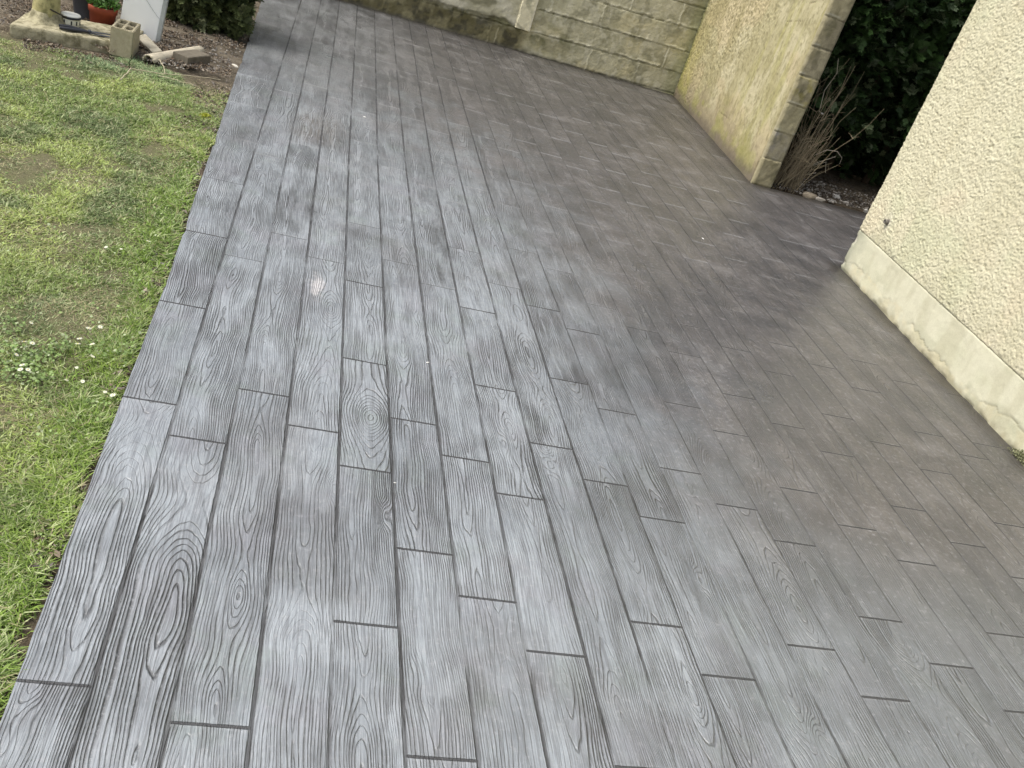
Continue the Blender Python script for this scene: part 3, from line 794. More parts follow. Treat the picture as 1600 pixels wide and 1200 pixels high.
# ------------------------------------------------------------------ lawn
def grass_tone(x, y):
    """blade albedo by place"""
    n = x.size
    c = np.tile(np.array([0.215, 0.265, 0.085]), (n, 1)) * np.array([1.25, 1.38, 1.2])
    a = fbm(x * 2.2, y * 2.2, 301); b = fbm(x * 6, y * 6, 302)
    c = mixc(c, (0.44, 0.53, 0.16), sstep(0.42, 0.64, a))
    c = mixc(c, (0.135, 0.190, 0.085), sstep(0.52, 0.68, b) * 0.75)
    cool = sstep(5.25, 5.6, y) * sstep(-1.35, -1.1, x) * sstep(-.6, -.8, x)
    c = mixc(c, (0.24, 0.36, 0.20), cool * 0.8)
    # near the slab edge it stays lush
    c = mixc(c, (0.24, 0.38, 0.05), sstep(0.30, 0.08, (-0.36 - x) + 0.12 * (b - .5)) * sstep(5.0, 4.2, y) * 0.6)
    # dry straw patches
    def patch(px, py, rx, ry, s):
        d = np.sqrt(((x - px) / rx) ** 2 + ((y - py) / ry) ** 2) + 0.9 * (fbm(x * 9, y * 9, 303) - 0.5)
        return sstep(1.15, 0.45, d) * s
    dry = np.zeros(n)
    for q in ((-0.56, 2.83, 0.15, 0.22, 0.85), (-0.63, 2.16, 0.08, 0.1, 0.9), (-1.02, 3.85, 0.35, 0.18, 0.65), (-0.50, 5.45, 0.16, 0.35, 0.75), (-1.45, 5.40, 0.22, 0.14, 0.9),
              (-0.85, 3.3, 0.3, 0.2, 0.35), (-0.52, 2.2, 0.07, 0.14, 0.5), (-0.58, 4.5, 0.2, 0.4, 0.35)):
        dry = np.maximum(dry, patch(*q))
    return c, dry

def build_grass():
    def scatter(n, x0, x1, y0, y1):
        return rng.uniform(x0, x1, n), rng.uniform(y0, y1, n)
    xs, ys = [], []
    for (n, a, b, c, d) in ((170000, -1.4, -0.33, 0.8, 3.2), (210000, -1.9, -0.35, 3.2, 5.9), (120000, -3.9, -1.4, 0.8, 3.2), (120000, -3.9, -1.9, 3.2, 5.9), (45000, -2.4, -0.33, -0.6, 0.8)):
        x, y = scatter(n, a, b, c, d); xs.append(x); ys.append(y)
    x = np.concatenate(xs); y = np.concatenate(ys)
    ed = np.interp(y, [-3, 1.25, 2.4, 3.1, 3.8, 4.75, 5.7, 6.9], [-0.325, -0.335, -0.350, -0.354, -0.374, -0.396, -0.424, -0.450])
    dist = ed - x
    c, dry = grass_tone(x, y)
    clump = fbm(x * 11, y * 11, 311)
    dens = 0.72 + 0.6 * sstep(0.35, 0.6, clump)
    dens *= sstep(0.0, 0.045, dist + 0.07 * (fbm(x * 7, y * 7, 312) - 0.5))
    dens *= 1 + 0.25 * dry
    bare = sstep(5.62, 5.85, y + 0.35 * (fbm(x * 5, y * 5, 313) - 0.5) + 0.28 * sstep(-0.95, -0.5, x))
    bare = np.maximum(bare, sstep(5.60, 5.68, y + 0.32 * (-1.15 - x)) * (x < -1.1))
    bare = np.maximum(bare, sstep(-1.6, -1.75, x) * sstep(-3.0, -2.6, x) * sstep(5.2, 5.5, y))
    dens *= 1 - bare
    patchy = sstep(0.25, 0.1, np.hypot((x + 0.56) / 1.0, (y - 2.46) / 1.1)) * 0.45
    dens *= 1 - patchy
    keep = (rng.random(x.size) < dens) & (dist > 0.006)
    x, y, c, dry, clump, dist = x[keep], y[keep], c[keep], dry[keep], clump[keep], dist[keep]
    n = x.size
    z0 = -0.030 + 0.018 * (fbm(x * 2.4, y * 2.4, 21) - 0.5)
    ht = rng.uniform(0.010, 0.030, n) * (0.45 + 1.15 * clump) * (1 - 0.35 * dry)
    ht *= 1 + 0.35 * sstep(0.20, 0.05, dist)
    ht = np.minimum(ht, 0.02 + 0.045 * sstep(0.0, 0.12, dist) + 0.012)
    wid = rng.uniform(0.0009, 0.0022, n) * np.where(y > 3.2, 1.5, 1.0)
    az = rng.uniform(0, 2 * np.pi, n) + 1.2 * (fbm(x * 5, y * 5, 314) - .5)
    lean = rng.uniform(0.35, 1.75, n) + 0.5 * dry
    dxy = np.stack([np.cos(az), np.sin(az)], -1)
    side = np.stack([-np.sin(az), np.cos(az), np.zeros(n)], -1)
    def pt(t, bend):
        hz = ht * t * (1 - 0.28 * bend * t)
        off = ht * lean * t ** 1.7
        return np.stack([x + dxy[:, 0] * off, y + dxy[:, 1] * off, z0 + hz * np.cos(np.minimum(lean * 0.5 * t, 1.2))], -1)
    b = rng.uniform(0.3, 1.0, n)
    P0, P1, P2 = pt(0.0, b), pt(0.5, b), pt(1.0, b)
    V = np.stack([P0 - side * wid[:, None], P0 + side * wid[:, None], P1 + side * wid[:, None] * 0.9, P1 - side * wid[:, None] * 0.9, P2], 1)
    t = rng.random(n)
    c = mixc(c, (0.60, 0.64, 0.38), (t > 0.74) * 0.65)
    c = mixc(c, (0.06, 0.10, 0.025), (t < 0.25) * 0.6)
    strawy = (rng.random(n) < 0.09 + 0.45 * dry)
    c = np.where(strawy[:, None], np.array([0.46, 0.42, 0.24]) * rng.uniform(0.55, 1.15, n)[:, None], c)
    c = c * rng.uniform(0.75, 1.25, n)[:, None]
    C = np.repeat(c[:, None, :], 5, 1)
    base = (np.arange(n) * 5)[:, None]
    F3 = np.concatenate([base + np.array([0, 1, 2]), base + np.array([0, 2, 3]), base + np.array([3, 2, 4])])
    o = np_mesh('lawn_grass', V.reshape(-1, 3), F3, C.reshape(-1, 3), M_GRASS, None, False)
    tag(o, 'patchy short green lawn with dry straw spots beside the patio', 'grass', kind='stuff')
build_grass()

def build_thatch():
    n = 26000
    x = rng.uniform(-1.9, -0.36, n); y = rng.uniform(0.8, 5.85, n)
    c0, dry = grass_tone(x, y)
    k = (rng.random(n) < 0.22 + 1.2 * dry) & (x < np.interp(y, [1.25, 3.1, 4.75, 5.7], [-0.345, -0.365, -0.408, -0.436])); x, y = x[k], y[k]; n = x.size
    L = rng.uniform(0.010, 0.034, n); a = rng.uniform(0, 2 * np.pi, n); w = rng.uniform(0.0006, 0.0014, n)
    z = -0.030 + 0.018 * (fbm(x * 2.4, y * 2.4, 21) - 0.5) + rng.uniform(0.002, 0.014, n)
    d = np.stack([np.cos(a), np.sin(a), rng.normal(0, 0.22, n)], -1); sd = np.stack([-np.sin(a), np.cos(a), np.zeros(n)], -1)
    P = np.stack([x, y, z], -1)
    V = np.stack([P - sd * w[:, None], P + sd * w[:, None], P + d * L[:, None] + sd * w[:, None] * .4, P + d * L[:, None] - sd * w[:, None] * .4], 1).reshape(-1, 3)
    pal = np.array([[0.46, 0.40, 0.25], [0.34, 0.29, 0.18], [0.22, 0.18, 0.11], [0.36, 0.36, 0.20]])
    C = np.repeat((pal[rng.integers(0, 4, n)] * rng.uniform(0.6, 1.15, n)[:, None])[:, None, :], 4, 1).reshape(-1, 3)
    F = (np.arange(n) * 4)[:, None] + np.array([0, 1, 2, 3])
    tag(np_mesh('thatch', V, F, C, M_LITTER), 'dead straw coloured clippings lying between the grass blades', 'dry grass', kind='stuff')

# clover and broad leaves among the grass
def leaf_cards(x, y, z, size, cols, flat=0.5, curl=0.3, asp=0.6):
    n = x.size
    az = rng.uniform(0, 2 * np.pi, n); pit = rng.normal(0, flat, n); rol = rng.normal(0, flat, n)
    d = np.stack([np.cos(az) * np.cos(pit), np.sin(az) * np.cos(pit), np.sin(pit)], -1)
    s0 = np.stack([-np.sin(az), np.cos(az), np.zeros(n)], -1)
    nn = np.cross(d, s0)
    s = s0 * np.cos(rol)[:, None] + nn * np.sin(rol)[:, None]
    nn = np.cross(d, s)
    P = np.stack([x, y, z], -1)
    sz = size[:, None]
    cu = (rng.uniform(-curl, curl, n) * size)[:, None]
    A = P - d * sz * .5; B = P + s * sz * asp * .5 + nn * cu; Cc = P + d * sz * .5; D = P - s * sz * asp * .5 + nn * cu
    V = np.stack([A, B, Cc, D], 1).reshape(-1, 3)
    b = (np.arange(n) * 4)[:, None]
    F = np.concatenate([b + np.array([0, 1, 2]), b + np.array([0, 2, 3])])
    return V, F, np.repeat(cols[:, None, :], 4, 1).reshape(-1, 3)

def build_clover():
    n = 5600
    x = np.concatenate([rng.normal(-0.56, 0.13, n // 2), rng.uniform(-1.8, -0.4, n // 2)])
    y = np.concatenate([rng.normal(2.47, 0.13, n // 2), rng.uniform(1.5, 5.4, n // 2)])
    k = (fbm(x * 8, y * 8, 331) > 0.46) & (x < -0.37); x, y = x[k], y[k]; n = x.size
    z = rng.uniform(-0.018, 0.008, n)
    c = np.tile([0.24, 0.34, 0.12], (n, 1)) * rng.uniform(0.6, 1.5, n)[:, None]
    pale = rng.random(n) < 0.16
    c = np.where(pale[:, None], np.array([0.46, 0.52, 0.32]), c)
    V, F, C = leaf_cards(x, y, z, rng.uniform(0.006, 0.014, n), c, 0.45, 0.15, 0.9)
    tag(np_mesh('clover', V, F, C, M_GRASS), 'low clover leaves spread through the patchy lawn', 'clover', kind='stuff')
build_clover()
build_thatch()

# ------------------------------------------------------------------ soil litter
def build_litter():
    xs, ys, n = [], [], 0
    for (m, a, b, c, d) in ((9000, -0.98, -0.46, 5.75, 6.9), (9000, -2.3, -0.95, 5.95, 6.9), (3500, -2.2, -1.62, 5.3, 6.3), (3000, -1.6, -0.95, 5.45, 5.75),
                            (6500, 3.56, 5.2, 6.6, 7.5), (1600, -0.62, -0.36, 4.6, 5.8), (1500, -0.42, -0.345, 1.2, 4.6)):
        xs.append(rng.uniform(a, b, m)); ys.append(rng.uniform(c, d, m))
    x = np.concatenate(xs); y = np.concatenate(ys)
    ed = np.interp(y, [-3, 1.25, 2.4, 3.1, 3.8, 4.75, 5.7, 6.9], [-0.325, -0.335, -0.350, -0.354, -0.374, -0.396, -0.424, -0.450])
    k = (fbm(x * 7, y * 7, 341) > 0.47) & ((x < ed - 0.01) | (x > 3)); x, y = x[k], y[k]
    n = x.size
    z = np.where(y > 5.7, 0.006, -0.022) + rng.uniform(0, 0.012, n)
    pal = np.array([[0.16, 0.115, 0.075], [0.24, 0.19, 0.135], [0.10, 0.07, 0.045], [0.33, 0.285, 0.22], [0.19, 0.17, 0.15], [0.07, 0.055, 0.04]])
    c = pal[rng.integers(0, 6, n)] * rng.uniform(0.6, 1.15, n)[:, None]
    c = np.where((x > 3)[:, None], c * 0.45, c)
    sz = rng.uniform(0.006, 0.017, n) * np.where(rng.random(n) < 0.16, 2.0, 1.0)
    V, F, C = leaf_cards(x, y, z, sz, c, 0.35, 0.35, 0.5)
    tag(np_mesh('leaf_litter', V, F, C, M_LITTER), 'brown dry leaves and chips strewn over the bare soil', 'leaf litter', kind='stuff')
build_litter()

def rock_mesh(sx, sy, sz, seed, sub=2, ang=0.35):
    bm = bmesh.new()
    bmesh.ops.create_icosphere(bm, subdivisions=sub, radius=1.0)
    r = random.Random(seed)
    ax = [Vector((r.gauss(0, 1), r.gauss(0, 1), r.gauss(0, 1))).normalized() for _ in range(9)]
    cut = [r.uniform(0.55, 0.9) for _ in ax]
    for v in bm.verts:
        p = v.co.copy()
        for a, cc in zip(ax, cut):
            d = p.dot(a)
            if d > cc: p -= a * (d - cc) * 0.85
        p *= 1 + r.uniform(-0.05, 0.05)
        v.co = Vector((p.x * sx, p.y * sy, p.z * sz))
    return bm

def build_gravel():
    A = Acc()
    protos = []
    for i in range(6):
        bm = rock_mesh(1, 0.8, 0.6, 50 + i, 1)
        V = np.array([v.co[:] for v in bm.verts]); F = np.array([[v.index for v in f.verts] for f in bm.faces]); bm.free(); protos.append((V, F))
    pts = []
    for (m, a, b, c, d) in ((330, -0.95, -0.46, 5.8, 6.6), (700, 3.6, 4.9, 6.6, 7.2), (150, -2.2, -1.65, 5.5, 6.4), (260, -0.44, -0.35, 1.2, 5.8), (120, -0.95, -0.7, 5.7, 5.9)):
        for _ in range(m): pts.append((rng.uniform(a, b), rng.uniform(c, d)))
    for (x, y) in pts:
        if x < 0 and x > edge_x(y) - 0.008: continue
        V, F = protos[rng.integers(6)]
        s = rng.uniform(0.003, 0.011); a = rng.uniform(0, 6.28)
        W = V * s; W = np.stack([W[:, 0] * np.cos(a) - W[:, 1] * np.sin(a), W[:, 0] * np.sin(a) + W[:, 1] * np.cos(a), W[:, 2]], -1)
        g = rng.uniform(0.12, 0.42); c = np.array([g, g * 0.93, g * 0.83])
        if x > 3: W = W * rng.uniform(0.8, 1.9)
        A.add(W + np.array([x, y, (0.006 if y > 5.7 else -0.026) + s * 0.3]), F, c)
    tag(A.build('gravel', M_STONE), 'small grit and pebbles scattered along the soil edges', 'gravel', kind='stuff')
build_gravel()

# ------------------------------------------------------------------ hedges
def spray_proto(seed, L=0.09):
    """flat fern-like conifer spray: stem along +x with scale twigs"""
    r = np.random.default_rng(seed)
    V, F = [], []
    def card(p, d, ln, w, up):
        s = np.cross(d, up); s /= np.linalg.norm(s) + 1e-9
        i = len(V)
        V.extend([p - s * w * .35, p + s * w * .35, p + d * ln * .6 + s * w * .5, p + d * ln, p + d * ln * .6 - s * w * .5])
        F.extend([(i, i + 1, i + 2), (i, i + 2, i + 3), (i, i + 3, i + 4)])
    up = np.array([0, 0, 1.0])
    card(np.array([0, 0, 0.]), np.array([1, 0, -0.08]), L, 0.006, up)
    m = 6
    for j in range(m):
        t = (j + 0.6) / m
        p = np.array([L * t, 0, -0.08 * L * t * t])
        for sgn in (-1, 1):
            a = r.uniform(0.6, 0.95) * sgn
            d = np.array([np.cos(a), np.sin(a), r.uniform(-0.3, 0.15)])
            ln = L * 0.55 * (1 - 0.6 * t) * r.uniform(0.7, 1.2)
            card(p, d, ln, 0.009, up)
            q = p + d * ln * 0.45
            a2 = a - sgn * 0.6
            card(q, np.array([np.cos(a2), np.sin(a2), r.uniform(-.2, .2)]), ln * 0.55, 0.007, up)
    return np.array(V), np.array(F)
SPR = [spray_proto(i) for i in range(6)]

def build_hedge(name, label, boxes, n, cols, seed, parent=None, scale=(0.7, 1.3), hollow=None):
    """boxes: list of (x0,x1,y0,y1,z0,z1, face) foliage sits mostly near the faces towards -y"""
    g = np.random.default_rng(seed)
    root = tag(empty(name, (boxes[0][0], boxes[0][2], 0)), label, 'hedge')
    OFF = np.array([boxes[0][0], boxes[0][2], 0.0])
    VV, FF, CC = [], [], []; nb = 0
    tot = sum((b[1] - b[0]) * (b[5] - b[4]) for b in boxes)
    for b in boxes:
        m = int(n * (b[1] - b[0]) * (b[5] - b[4]) / tot)
        x = g.uniform(b[0], b[1], m); z = g.uniform(b[4], b[5], m)
        depth = np.abs(g.normal(0, 0.20, m))
        bulge = 0.30 * (fbm(x * 2.6, z * 2.6, seed + 1) - 0.5) + 0.16 * (fbm(x * 8, z * 8, seed + 2) - 0.5)
        y = b[2] + depth + bulge + 0.05
        if hollow:
            # open dark space under the skirt of the hedge
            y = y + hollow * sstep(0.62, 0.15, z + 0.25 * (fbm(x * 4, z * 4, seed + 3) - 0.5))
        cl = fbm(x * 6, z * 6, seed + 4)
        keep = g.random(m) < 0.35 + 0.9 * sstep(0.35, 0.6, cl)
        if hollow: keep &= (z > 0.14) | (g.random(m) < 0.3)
        x, y, z, depth, cl = x[keep], y[keep], z[keep], depth[keep], cl[keep]; m = x.size
        pi = g.integers(0, 6, m)
        yaw = g.normal(-np.pi / 2, 0.9, m); pit = g.normal(0.15, 0.55, m); rol = g.normal(0, 0.7, m); sc = g.uniform(scale[0], scale[1], m)
        tone = g.uniform(0.55, 1.35, m)
        base = mixc(np.tile(cols[0], (m, 1)), cols[1], sstep(0.40, 0.65, cl)); base = mixc(base, cols[2], (g.random(m) < 0.14) * 0.8)
        base = base * tone[:, None]
        for k in range(6):
            s = pi == k
            if not s.any(): continue
            V0, F0 = SPR[k]; q = s.sum()
            cy, sy, cp, sp, cr, sr = np.cos(yaw[s]), np.sin(yaw[s]), np.cos(pit[s]), np.sin(pit[s]), np.cos(rol[s]), np.sin(rol[s])
            X = V0[None] * sc[s][:, None, None]
            a0, a1, a2 = X[..., 0], X[..., 1], X[..., 2]
            b1 = a1 * cr[:, None] - a2 * sr[:, None]; b2 = a1 * sr[:, None] + a2 * cr[:, None]
            c0 = a0 * cp[:, None] - b2 * sp[:, None]; c2 = a0 * sp[:, None] + b2 * cp[:, None]
            d0 = c0 * cy[:, None] - b1 * sy[:, None]; d1 = c0 * sy[:, None] + b1 * cy[:, None]
            W = np.stack([d0 + x[s][:, None], d1 + y[s][:, None], c2 + z[s][:, None]], -1)
            VV.append(W.reshape(-1, 3) - OFF)
            FF.append((F0[None] + (np.arange(q) * len(V0))[:, None, None]).reshape(-1, 3) + nb)
            CC.append(np.repeat(base[s][:, None, :], len(V0), 1).reshape(-1, 3)); nb += q * len(V0)
    np_mesh('foliage', np.concatenate(VV), np.concatenate(FF), np.concatenate(CC), M_CONIFER, root)
    # trunks and limbs inside, and sheets coloured near-black as the shade of the interior
    A = Acc()
    for b in boxes:
        xx = b[0] + 0.2
        while xx < b[1]:
            yb = b[2] + 0.42 + g.uniform(-.05, .15)
            P = [np.array([xx, yb, -0.05])]
            for i in range(6): P.append(P[-1] + np.array([g.normal(0, .03), g.normal(0, .03), b[5] / 6.2]))
            V, F = tube_arrays(P, np.linspace(0.035, 0.012, 7), 7); A.add(V - OFF, F, (0.07, 0.05, 0.035))
            for i in range(14):
                t = g.integers(1, 6); q = P[t]; d = np.array([g.normal(0, 1), -abs(g.normal(0, .8)), g.uniform(-.1, .5)]); d /= np.linalg.norm(d)
                V, F = tube_arrays([q, q + d * 0.16, q + d * 0.34 + np.array([0, 0, -.02])], [0.010, 0.006, 0.003], 4); A.add(V - OFF, F, (0.075, 0.055, 0.04))
            xx += g.uniform(0.35, 0.5)
    A.build('trunk', M_TWIG, root, True)
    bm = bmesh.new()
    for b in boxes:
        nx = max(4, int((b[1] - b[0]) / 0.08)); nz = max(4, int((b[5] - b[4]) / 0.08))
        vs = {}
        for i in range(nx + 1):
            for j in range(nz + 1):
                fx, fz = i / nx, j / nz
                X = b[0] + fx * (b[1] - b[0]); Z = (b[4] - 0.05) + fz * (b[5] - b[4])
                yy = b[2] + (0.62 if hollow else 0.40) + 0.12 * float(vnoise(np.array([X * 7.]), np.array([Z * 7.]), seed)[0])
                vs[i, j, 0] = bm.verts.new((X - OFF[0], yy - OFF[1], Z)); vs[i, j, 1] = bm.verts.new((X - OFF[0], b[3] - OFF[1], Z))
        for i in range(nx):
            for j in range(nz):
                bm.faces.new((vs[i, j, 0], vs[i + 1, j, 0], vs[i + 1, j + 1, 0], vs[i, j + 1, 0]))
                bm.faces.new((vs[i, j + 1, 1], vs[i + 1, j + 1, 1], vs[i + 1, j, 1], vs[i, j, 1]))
    bm_obj('inner_shade', bm, mat_simple(name + '_inner', (0.018, 0.020, 0.012), 1.0, 0.0, 0.4, 30, 0.01), root)
    return root

build_hedge('conifer_hedge', 'tall dark conifer hedge between the wing wall and the house', [(3.55, 6.6, 7.15, 8.4, 0.0, 2.35)], 21000,
            [(0.020, 0.042, 0.013), (0.045, 0.092, 0.024), (0.16, 0.20, 0.11)], 401, hollow=0.38)
build_hedge('conifer_shrub', 'low conifer shrub by the top left corner of the patio', [(-1.02, -0.50, 6.82, 7.6, 0.02, 0.66)], 5200,
            [(0.065, 0.090, 0.032), (0.13, 0.16, 0.06), (0.26, 0.28, 0.15)], 431)['category'] = 'shrub'
build_hedge('garden_hedge', 'dark hedge behind the terracotta pot and concrete column', [(-4.2, -1.10, 7.0, 7.9, 0.02, 1.15)], 9000,
            [(0.016, 0.026, 0.010), (0.03, 0.045, 0.018), (0.06, 0.07, 0.03)], 461, hollow=0.2)

# ------------------------------------------------------------------ dry twiggy bush in front of the hedge
def build_twigs():
    root = tag(empty('dry_bush', (3.70, 6.72, 0)), 'leafless bundle of dry twigs against the wing wall end', 'bush')
    g = np.random.default_rng(77)
    A = Acc(); O = np.array([3.70, 6.72, 0])
    for i in range(115):
        bx = g.uniform(3.60, 3.86); by = g.uniform(6.66, 6.80)
        h = g.uniform(0.25, 0.62) if i > 22 else g.uniform(0.75, 1.1)
        ang = g.normal(0.10, 0.16); ay = g.normal(0.02, 0.14)
        n = 7; P = []
        w = g.normal(0, 0.02, (n, 2)).cumsum(0) * (0.6 if i > 22 else 1.2)
        for k in range(n):
            t = k / (n - 1)
            pull = -0.35 * (bx - 3.72) * math.sin(t * 2.6)
            P.append([bx + pull + h * t * ang + w[k, 0] * t, by + h * t * ay + w[k, 1] * t - 0.02 * t, -0.03 + h * t])
        r0 = g.uniform(0.0018, 0.0042)
        tone = g.uniform(0.6, 1.35); c = np.array([0.34, 0.285, 0.19]) * tone
        V, F = tube_arrays(P, np.linspace(r0, r0 * 0.35, n), 5); A.add(V - O, F, c)
        if g.random() < 0.75:
            for _ in range(g.integers(1, 5)):
                k = g.integers(2, n - 1); q = np.array(P[k]); d = np.array([g.normal(0.1, .6), g.normal(0, .5), g.uniform(0.2, .9)]); d /= np.linalg.norm(d)
                ln = g.uniform(0.05, 0.20)
                V, F = tube_arrays([q, q + d * ln * .5, q + d * ln + np.array([g.normal(0, .02), 0, -.01])], [r0 * .6, r0 * .45, r0 * .2], 4); A.add(V - O, F, c * 1.1)
    # bent pale stems on the right of the bundle
    for P in ([(3.86, 6.70, 0.30), (3.93, 6.68, 0.37), (4.02, 6.68, 0.38), (4.09, 6.69, 0.34), (4.10, 6.70, 0.29)],
              [(3.84, 6.70, 0.20), (3.92, 6.68, 0.27), (4.02, 6.67, 0.34)], [(3.88, 6.70, 0.22), (3.97, 6.68, 0.28), (4.00, 6.67, 0.20)],
              [(3.84, 6.70, 0.13), (3.93, 6.68, 0.18)], [(3.74, 6.7, 0.62), (3.70, 6.69, 0.78), (3.74, 6.7, 0.92), (3.70, 6.7, 1.02)]):
        n = len(P); V, F = tube_arrays(P, np.linspace(0.0034, 0.0020, n), 5); A.add(V - O, F, (0.50, 0.46, 0.37))
    A.build('twigs', M_TWIG, root, True)
    for lx, lz, ls, lc in ((4.10, 0.275, 0.036, (0.42, 0.28, 0.12)), (3.765, 0.62, 0.028, (0.6, 0.6, 0.55))):
        V, F, C = leaf_cards(np.array([lx]), np.array([6.69]), np.array([lz]), np.array([ls]), np.array([lc]), 0.5, 0.3)
        np_mesh('withered_leaf', V - O, F, C, M_LITTER, root)
build_twigs()

# ------------------------------------------------------------------ pale stones along the bed
stones = [((3.93, 6.625), (0.075, 0.045, 0.030), 'large pale flat stone at the foot of the dry bush', (0.34, 0.29, 0.22)),
          ((4.02, 6.60), (0.055, 0.026, 0.018), 'thin pale stone wedged against the patio edge', (0.42, 0.39, 0.34)),
          ((4.27, 6.80), (0.040, 0.030, 0.026), 'round white stone on dark soil below the hedge', (0.44, 0.43, 0.40)),
          ((4.35, 6.72), (0.042, 0.020, 0.016), 'small white stone beside the round one below the hedge', (0.38, 0.36, 0.33)),
          ((4.46, 6.62), (0.022, 0.018, 0.018), 'small white stone next to the house corner', (0.5, 0.49, 0.46)),
          ((3.98, 6.92), (0.035, 0.028, 0.020), 'grey stone in the dark soil behind the flat stone', (0.24, 0.23, 0.21)),
          ((4.15, 6.64), (0.035, 0.022, 0.016), 'dull grey stone midway along the bed edge', (0.26, 0.25, 0.23))]
for i, ((x, y), s, lab, c) in enumerate(stones):
    bm = rock_mesh(*s, 600 + i, 3)
    me = bpy.data.meshes.new('stone'); bm.to_mesh(me); bm.free()
    a = me.color_attributes.new('Col', 'FLOAT_COLOR', 'POINT')
    for d in a.data: d.color = (*c, 1)
    o = link_mesh('stone', me, M_STONE); o.location = (x, y, s[2] * 0.15); o.rotation_euler = (0, 0, random.uniform(-0.4, 0.4) - 0.1)
    tag(o, lab, 'stone', 'pale stones in the bed beneath the hedge')

# ------------------------------------------------------------------ things on the far side of the lawn
M_FOOT = mat_simple('foot_mortar', (0.38, 0.35, 0.23), 0.9, 0.2, 0.5, 24, 0.004, (0.18, 0.165, 0.10))
M_CONC = mat_simple('weathered_concrete', (0.42, 0.385, 0.265), 0.9, 0.2, 0.5, 22, 0.004, (0.17, 0.155, 0.09))
M_CONCL = mat_simple('lichen_concrete', (0.44, 0.40, 0.20), 0.9, 0.2, 0.5, 22, 0.003, (0.20, 0.19, 0.09))
M_DARKC = mat_simple('dark_paver', (0.17, 0.15, 0.115), 0.9, 0.2, 0.3, 30, 0.0012, (0.09, 0.08, 0.06))
M_WHITE = mat_simple('white_board_paint', (0.88, 0.90, 0.90), 0.45, 0.4, 0.08, 3, 0.0002, (0.62, 0.65, 0.66))
M_EDGE = mat_simple('grey_board_edge', (0.42, 0.45, 0.44), 0.6, 0.3, 0.2, 10, 0.0003)
M_TERRA = mat_simple('terracotta', (0.27, 0.060, 0.030), 0.7, 0.3, 0.2, 18, 0.0006, (0.22, 0.055, 0.03))
M_BLACK = mat_simple('dark_plastic', (0.022, 0.024, 0.03), 0.45, 0.4, 0.2, 20, 0.0003)
M_BLUEG = mat_simple('slate_plastic', (0.075, 0.085, 0.11), 0.5, 0.4, 0.2, 12, 0.0003)
M_CREAM = mat_simple('cream_enamel', (0.74, 0.72, 0.58), 0.4, 0.45, 0.1, 10, 0.0002)
M_LID = mat_simple('white_lid', (0.84, 0.83, 0.74), 0.35, 0.5, 0.06, 10, 0.0002)
M_WIRE = mat_simple('old_wire', (0.06, 0.05, 0.04), 0.6, 0.3)

# low concrete base slab
def worn_slab():
    root_loc = Vector((-1.6, 5.61, 0))
    bm = bmesh.new()
    q = [(-1.600, 5.612), (-1.02, 5.80), (-1.02, 6.20), (-1.600, 5.985)]
    nu, nv = 40, 22
    z1 = 0.048
    top = {}
    for i in range(nu + 1):
        for j in range(nv + 1):
            u, v = i / nu, j / nv
            x = (q[0][0] * (1 - u) + q[1][0] * u) * (1 - v) + (q[3][0] * (1 - u) + q[2][0] * u) * v
            y = (q[0][1] * (1 - u) + q[1][1] * u) * (1 - v) + (q[3][1] * (1 - u) + q[2][1] * u) * v
            e = min(u * 0.6, (1 - u) * 0.6, v * 0.38, (1 - v) * 0.38)
            z = z1 + 0.006 * (float(vnoise(np.array([x * 18.]), np.array([y * 18.]), 5)[0]) - 0.5) - 0.004 * max(0, 1 - e / 0.010)
            top[i, j] = bm.verts.new((x - root_loc.x, y - root_loc.y, z))
    for i in range(nu):
        for j in range(nv): bm.faces.new((top[i, j], top[i + 1, j], top[i + 1, j + 1], top[i, j + 1]))
    be = [e for e in bm.edges if len(e.link_faces) == 1]
    for rep, (dz, k) in enumerate(((-0.02, 1.008), (-0.06, 1.0))):
        r = bmesh.ops.extrude_edge_only(bm, edges=be)
        vs = [g for g in r['geom'] if isinstance(g, bmesh.types.BMVert)]
        for v in vs:
            v.co.z += dz
            nz = float(vnoise(np.array([v.co.x * 25.]), np.array([v.co.y * 25. + rep]), 6)[0]) - 0.5
            v.co.y += 0.006 * nz; v.co.x += 0.004 * nz
        be = [g for g in r['geom'] if isinstance(g, bmesh.types.BMEdge) and len(g.link_faces) == 1]
    bmesh.ops.recalc_face_normals(bm, faces=bm.faces[:])
    o = bm_obj('base_slab', bm, M_CONC, None, True)
    o.location = root_loc
    tag(o, 'thin weathered concrete slab at the lawn edge carrying the column', 'slab')
worn_slab()

# round column with a mortared foot
col_root = tag(empty('concrete_column', (-1.485, 5.862, 0.045)), 'yellowed round concrete column standing on the thin slab', 'column')
bm = bmesh.new()
add_lathe(bm, [(0.074, 0.03), (0.070, 0.10), (0.069, 0.5), (0.068, 1.1), (0.066, 1.12), (0.0, 1.12)], 40, closed_ends=False)
bm_obj('shaft', bm, M_CONCL, col_root, True)
bm = bmesh.new()
add_lathe(bm, [(0.122, -0.004), (0.112, 0.006), (0.095, 0.016), (0.083, 0.032), (0.077, 0.055), (0.070, 0.058)], 40, closed_ends=False)
for v in bm.verts:
    a = math.atan2(v.co.y, v.co.x); k = 1 + 0.07 * math.sin(3 * a + 1) + 0.05 * math.sin(7 * a); v.co.x *= k; v.co.y *= k
bm_obj('mortar_foot', bm, M_FOOT, col_root, True)
V, F = tube_arrays([(0.035, -0.065, 0.085), (0.075, -0.052, 0.070), (0.105, -0.02, 0.052), (0.118, 0.02, 0.05)], 0.0045, 6)
np_mesh('wire', V, F, None, M_WIRE, col_root, True)

